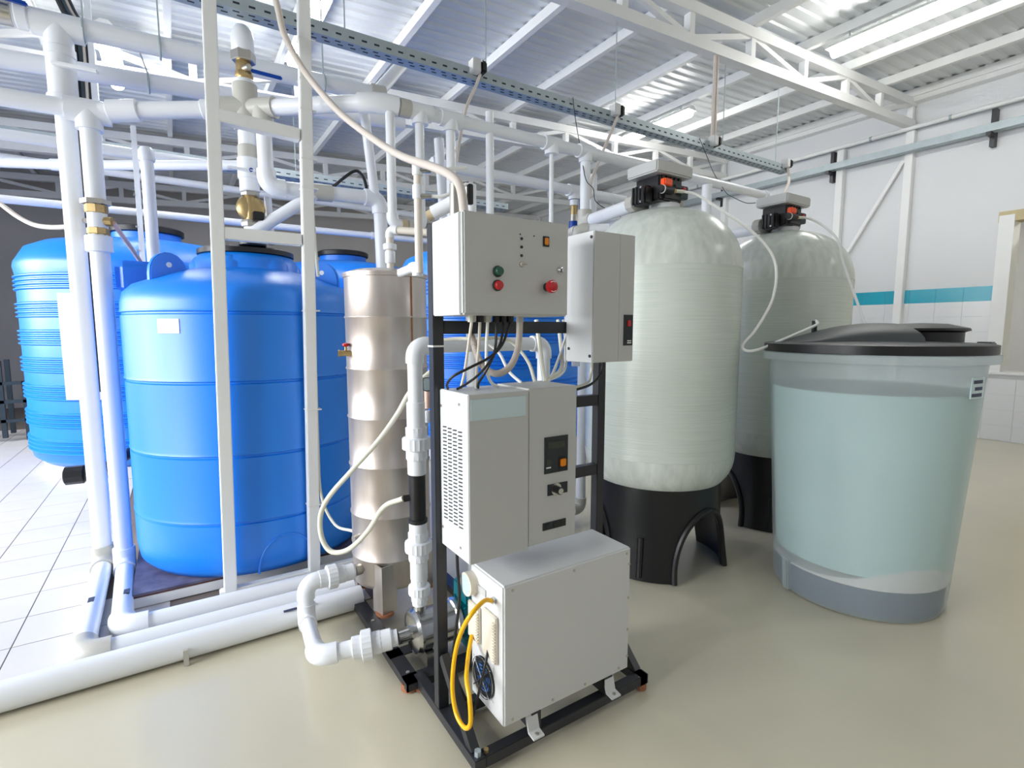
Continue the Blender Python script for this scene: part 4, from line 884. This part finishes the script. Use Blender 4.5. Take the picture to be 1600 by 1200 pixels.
for z in (.555, .42, .29, .18): G().cyl((1.412, 1.358, z), (1.412, 1.355, z), .005, 8).build('screw', 'nickel', t)
xl = .845
G().cyl((xl-.03, 1.565, .55), (xl, 1.565, .55), .042, 32).build('gauge_case', 'cream_plastic', t); G().cyl((xl-.031, 1.565, .55), (xl-.029, 1.565, .55), .034, 32).build('gauge_face', 'label_plate', t)
G().box(xl-.004, 1.47, .535, xl, 1.525, .56).build('slot_recess', 'grey_and_front_shade', t, bevel=.001)
for (y0, y1, z0, z1) in ((1.505, 1.585, .345, .48), (1.388, 1.48, .335, .50)):
    g_ = G().box(xl-.012, y0, z0, xl, y1, z1).build('filter_grille', 'cream_plastic', t, bevel=.003)
    n_ = int((z1-z0)/.0105); mm = None
    for i in range(n_-1):
        if mm is None: o = G().box(xl-.018, y0+.001, z0+.006, xl-.011, y0+.016, z0+.0115).build('louvre_tooth', 'cream_plastic', g_, smooth=0); mm = o
        else:
            o = mm.copy(); C.objects.link(o); o.location = (0, 0, .0105*i)
fc = Vector((xl, 1.485, .236)); fan = G().cyl(fc, fc+Vector((-.003, 0, 0)), .07, 40).build('fan_opening', 'slot', t)
for k in range(7):
    a0 = 2*PI*k/7; G().prism([fc+Vector((-.004, math.cos(a0+d)*r, math.sin(a0+d)*r)) for d, r in ((0, .015), (0, .05), (.5, .05), (.6, .018))], (-.002, 0, 0)).build('fan_blade', 'fan_blue', fan, smooth=0)
for r in (.025, .037, .049, .061, .07): G().tube([fc+Vector((-.01, r*math.cos(q), r*math.sin(q))) for q in [2*PI*k/32 for k in range(33)]], .0016, 6).build('guard_ring', 'black_plastic' if r < .065 else 'chrome', fan)
for a in (45, 135): e = Vector((0, math.cos(R(a)), math.sin(R(a)))); G().cyl(fc+e*.082+Vector((-.012, 0, 0)), fc-e*.082+Vector((-.012, 0, 0)), .002, 6).build('guard_spoke', 'chrome', fan)
G().cyl((xl, 1.415, .552), (xl-.012, 1.413, .552), .011, 12).build('cord_socket', 'chrome', t)

# ------------------------------------------------------------------ cables and hoses
cord('yellow_cord', [(.835, 1.413, .552), (.80, 1.405, .566), (.735, 1.38, .548), (.722, 1.427, .463), (.72, 1.468, .357), (.72, 1.485, .243), (.72, 1.458, .167), (.72, 1.399, .158), (.72, 1.358, .201), (.722, 1.366, .279), (.74, 1.42, .31), (.79, 1.50, .33), (.83, 1.55, .36)], .0075, 'yellow', 'yellow cord looping from the white box down beside its fan', 'cord', seg=10)
cord('black_cable', [(.80, 1.60, .69), (.802, 1.60, .60), (.806, 1.595, .50), (.80, 1.60, .42), (.795, 1.61, .346), (.79, 1.615, .259), (.80, 1.61, .168), (.83, 1.6, .08)], .006, 'cable_black', 'black cable hanging from the middle cabinet to the stand base', 'cable')
cord('black_cable', [(.838, 1.446, .361), (.81, 1.424, .314), (.80, 1.438, .24), (.80, 1.466, .164), (.81, 1.508, .088)], .005, 'cable_black', 'black cable hanging across the fan of the white box', 'cable')
cord('cream_cable', [(.813, 1.5, 1.475), (.811, 1.52, 1.397), (.812, 1.55, 1.31), (.802, 1.56, 1.25)], .005, 'cable_cream', 'leftmost cream cable under the control cabinet', 'cable')
cord('cream_cable', [(.844, 1.5, 1.475), (.856, 1.53, 1.396), (.859, 1.55, 1.319), (.861, 1.56, 1.25)], .005, 'cable_cream', 'second cream cable under the control cabinet', 'cable')
cord('white_cable', [(.873, 1.5, 1.475), (.868, 1.5, 1.386), (.87, 1.5, 1.311), (.899, 1.52, 1.269), (.943, 1.55, 1.25)], .0055, 'hose_white', 'white cable under the control cabinet curling right onto the middle cabinet', 'cable')
cord('black_cable', [(.906, 1.5, 1.475), (.899, 1.49, 1.407), (.881, 1.48, 1.359), (.858, 1.5, 1.301), (.855, 1.53, 1.271), (.869, 1.56, 1.25)], .0045, 'cable_black', 'black cable from the control cabinet gland left of two neighbours, curving steeply down', 'cable')
cord('black_cable', [(.934, 1.5, 1.475), (.911, 1.48, 1.407), (.863, 1.47, 1.345), (.831, 1.5, 1.296), (.804, 1.54, 1.264), (.787, 1.56, 1.25)], .0045, 'cable_black', 'black cable from the middle black gland slanting down left', 'cable')
cord('black_cable', [(.962, 1.5, 1.475), (.912, 1.47, 1.401), (.857, 1.46, 1.36), (.791, 1.47, 1.329), (.744, 1.5, 1.3), (.742, 1.54, 1.272), (.758, 1.57, 1.252)], .0045, 'cable_black', 'black cable from the right black gland sweeping farthest left', 'cable')
t = thing('corrugated_hose', 'thick beige corrugated hose looping under the control cabinet', 'hose', (.92, 1.55, 1.3))
q = spline([(1.015, 1.52, 1.479), (1.012, 1.52, 1.416), (.999, 1.52, 1.36), (.969, 1.52, 1.317), (.922, 1.52, 1.299), (.886, 1.54, 1.317), (.878, 1.58, 1.359), (.899, 1.66, 1.43)], 14)
g = G(); g.tube(q, .0105, 12); g.build('hose_core', 'hose_beige', t)
g = G()
for i in range(1, len(q)-1, 1):
    d = (q[i+1]-q[i-1]).normalized(); g.cyl(q[i]-d*.0011, q[i]+d*.0011, .0122, 10)
o = g.build('hose_ridges', 'hose_beige', t); o['kind'] = 'stuff'
for n_, pts, m, r, lb in (
    ('tube', [(1.25, 1.75, 1.489), (1.246, 1.72, 1.385), (1.218, 1.66, 1.298), (1.172, 1.58, 1.25)], 'hose_clear', .009, 'yellowish clear tube at the right behind the control cabinet, leftmost'),
    ('tube', [(1.402, 1.8, 1.491), (1.379, 1.75, 1.382), (1.328, 1.68, 1.292), (1.19, 1.6, 1.25)], 'hose_clear', .008, 'clear tube hanging close to the narrow cabinet'),
    ('tube', [(1.413, 1.75, 1.436), (1.352, 1.72, 1.343), (1.267, 1.66, 1.27), (1.181, 1.58, 1.25)], 'hose_white', .006, 'white tube slanting from the narrow cabinet to the middle cabinet'),
    ('tube', [(1.431, 1.8, 1.491), (1.407, 1.75, 1.368), (1.341, 1.68, 1.278), (1.185, 1.6, 1.25)], 'hose_white', .006, 'white tube hanging straight behind the slanting one'),
    ('tube', [(.83, 1.85, 1.405), (.914, 1.8, 1.415), (.97, 1.75, 1.413), (1.056, 1.75, 1.417), (1.131, 1.75, 1.399), (1.175, 1.7, 1.323), (1.139, 1.6, 1.25)], 'hose_clear', .007, 'clear tube arching over the level riser pipe'),
    ('tube', [(1.03, 1.78, 1.40), (1.071, 1.75, 1.357), (1.084, 1.7, 1.288), (1.077, 1.6, 1.25)], 'hose_white', .006, 'white tube falling behind the corrugated hose loop')):
    cord(n_, pts, r, m, lb, 'tube', 'tubes behind the cabinets')
cord('black_cable', [(1.441, 1.55, 1.33), (1.424, 1.55, 1.271), (1.338, 1.52, 1.234), (1.19, 1.5, 1.215)], .005, 'cable_black', 'black cable from the narrow cabinet to the middle cabinet', 'cable')
cord('clear_tube', [(1.424, 1.6, 1.33), (1.418, 1.6, 1.267), (1.365, 1.57, 1.234), (1.19, 1.52, 1.22)], .006, 'hose_clear', 'clear tube from the narrow cabinet underside to the middle cabinet', 'tube')
cord('beige_hose', [(.517, 3.022, 3.6), (.517, 3.022, 3.203), (.532, 2.992, 3.042), (.552, 2.964, 2.92), (.617, 2.876, 2.742), (.7, 2.675, 2.524), (.766, 2.495, 2.378), (.833, 2.189, 2.192), (.856, 1.857, 2.055), (.868, 1.747, 2.001), (.861, 1.659, 1.934), (.85, 1.607, 1.80)], .016, 'hose_beige', 'beige conduit hose sweeping from the right post down to the control cabinet', 'hose', seg=14)
cord('power_cable', [(1.90, 3.34, 3.24), (1.87, 3.36, 3.15), (1.78, 3.33, 2.98), (1.69, 3.27, 2.72), (1.62, 3.2, 2.48), (1.58, 3.12, 2.25)], .012, 'hose_beige', 'beige cord hanging from the leftmost tray socket', 'cord')
cord('power_cable', [(3.22, 3.34, 3.24), (3.05, 3.3, 2.96), (2.86, 3.2, 2.72), (2.72, 3.1, 2.565), (2.64, 3.02, 2.42)], .012, 'hose_beige', 'beige cord hanging from the tray socket above the nearer filter valve', 'cord')
cord('power_cable', [(5.785, 3.34, 3.24), (5.79, 3.32, 3.08), (5.0, 2.9, 2.77), (4.24, 2.48, 2.52), (3.95, 2.27, 2.40)], .014, 'hose_beige', 'beige cord from the far end socket to the farther filter valve', 'cord')
cord('thin_wire', [(2.744, 3.36, 3.275), (2.641, 3.2, 3.043), (2.549, 3.05, 2.841), (2.51, 2.98, 2.74), (2.475, 2.88, 2.502), (2.53, 2.86, 2.436), (2.53, 2.82, 2.333), (2.544, 2.6, 2.20)], .003, 'cable_black', 'thin black wire from the tray to the nearer filter', 'wire', 'thin black wires')
cord('thin_wire', [(4.299, 3.36, 3.26), (4.212, 3.2, 3.034), (4.045, 3.0, 2.817), (4.03, 2.86, 2.62), (3.9, 2.7, 2.529), (3.775, 2.5, 2.428), (3.653, 2.34, 2.38)], .003, 'cable_black', 'thin black wire from the tray to the farther filter', 'wire', 'thin black wires')
cord('beige_hose', [(-.956, 4.675, 2.3), (-.885, 4.598, 2.243), (-.781, 4.483, 2.148), (-.672, 4.345, 2.086), (-.516, 4.1, 2.057), (-.387, 3.82, 2.06)], .014, 'hose_beige', 'beige hose sagging in from the left edge to the brass valve', 'hose')
cord('pink_tube', [(-.257, 3.72, 2.045), (-.22, 3.85, 1.982), (-.184, 3.98, 1.921), (-.152, 4.07, 1.86)], .013, 'hose_pink', 'pinkish tube slanting down from the brass valve', 'tube')
cord('clear_tube', [(.69, 3.10, 3.0), (.688, 3.12, 2.446), (.685, 3.12, 2.228), (.685, 3.11, 2.079), (.69, 3.11, 1.935), (.72, 3.2, 1.76)], .009, 'hose_clear', 'clear tube strapped along the right rack post', 'tube')
cord('clear_tube', [(.66, 3.10, 1.6), (.655, 3.06, 1.2), (.65, 3.05, .791), (.65, 3.02, .506), (.69, 2.9, .364), (.71, 2.6, .42)], .008, 'hose_clear', 'clear tube hanging low behind the milky hose loop', 'tube')
cord('black_cable', [(.878, 3.45, 2.335), (.961, 3.5, 2.414), (1.024, 3.5, 2.467), (1.066, 3.5, 2.478), (1.087, 3.45, 2.421), (1.096, 3.42, 2.335)], .01, 'cable_black', 'black cable arching above the branch pipe', 'cable')
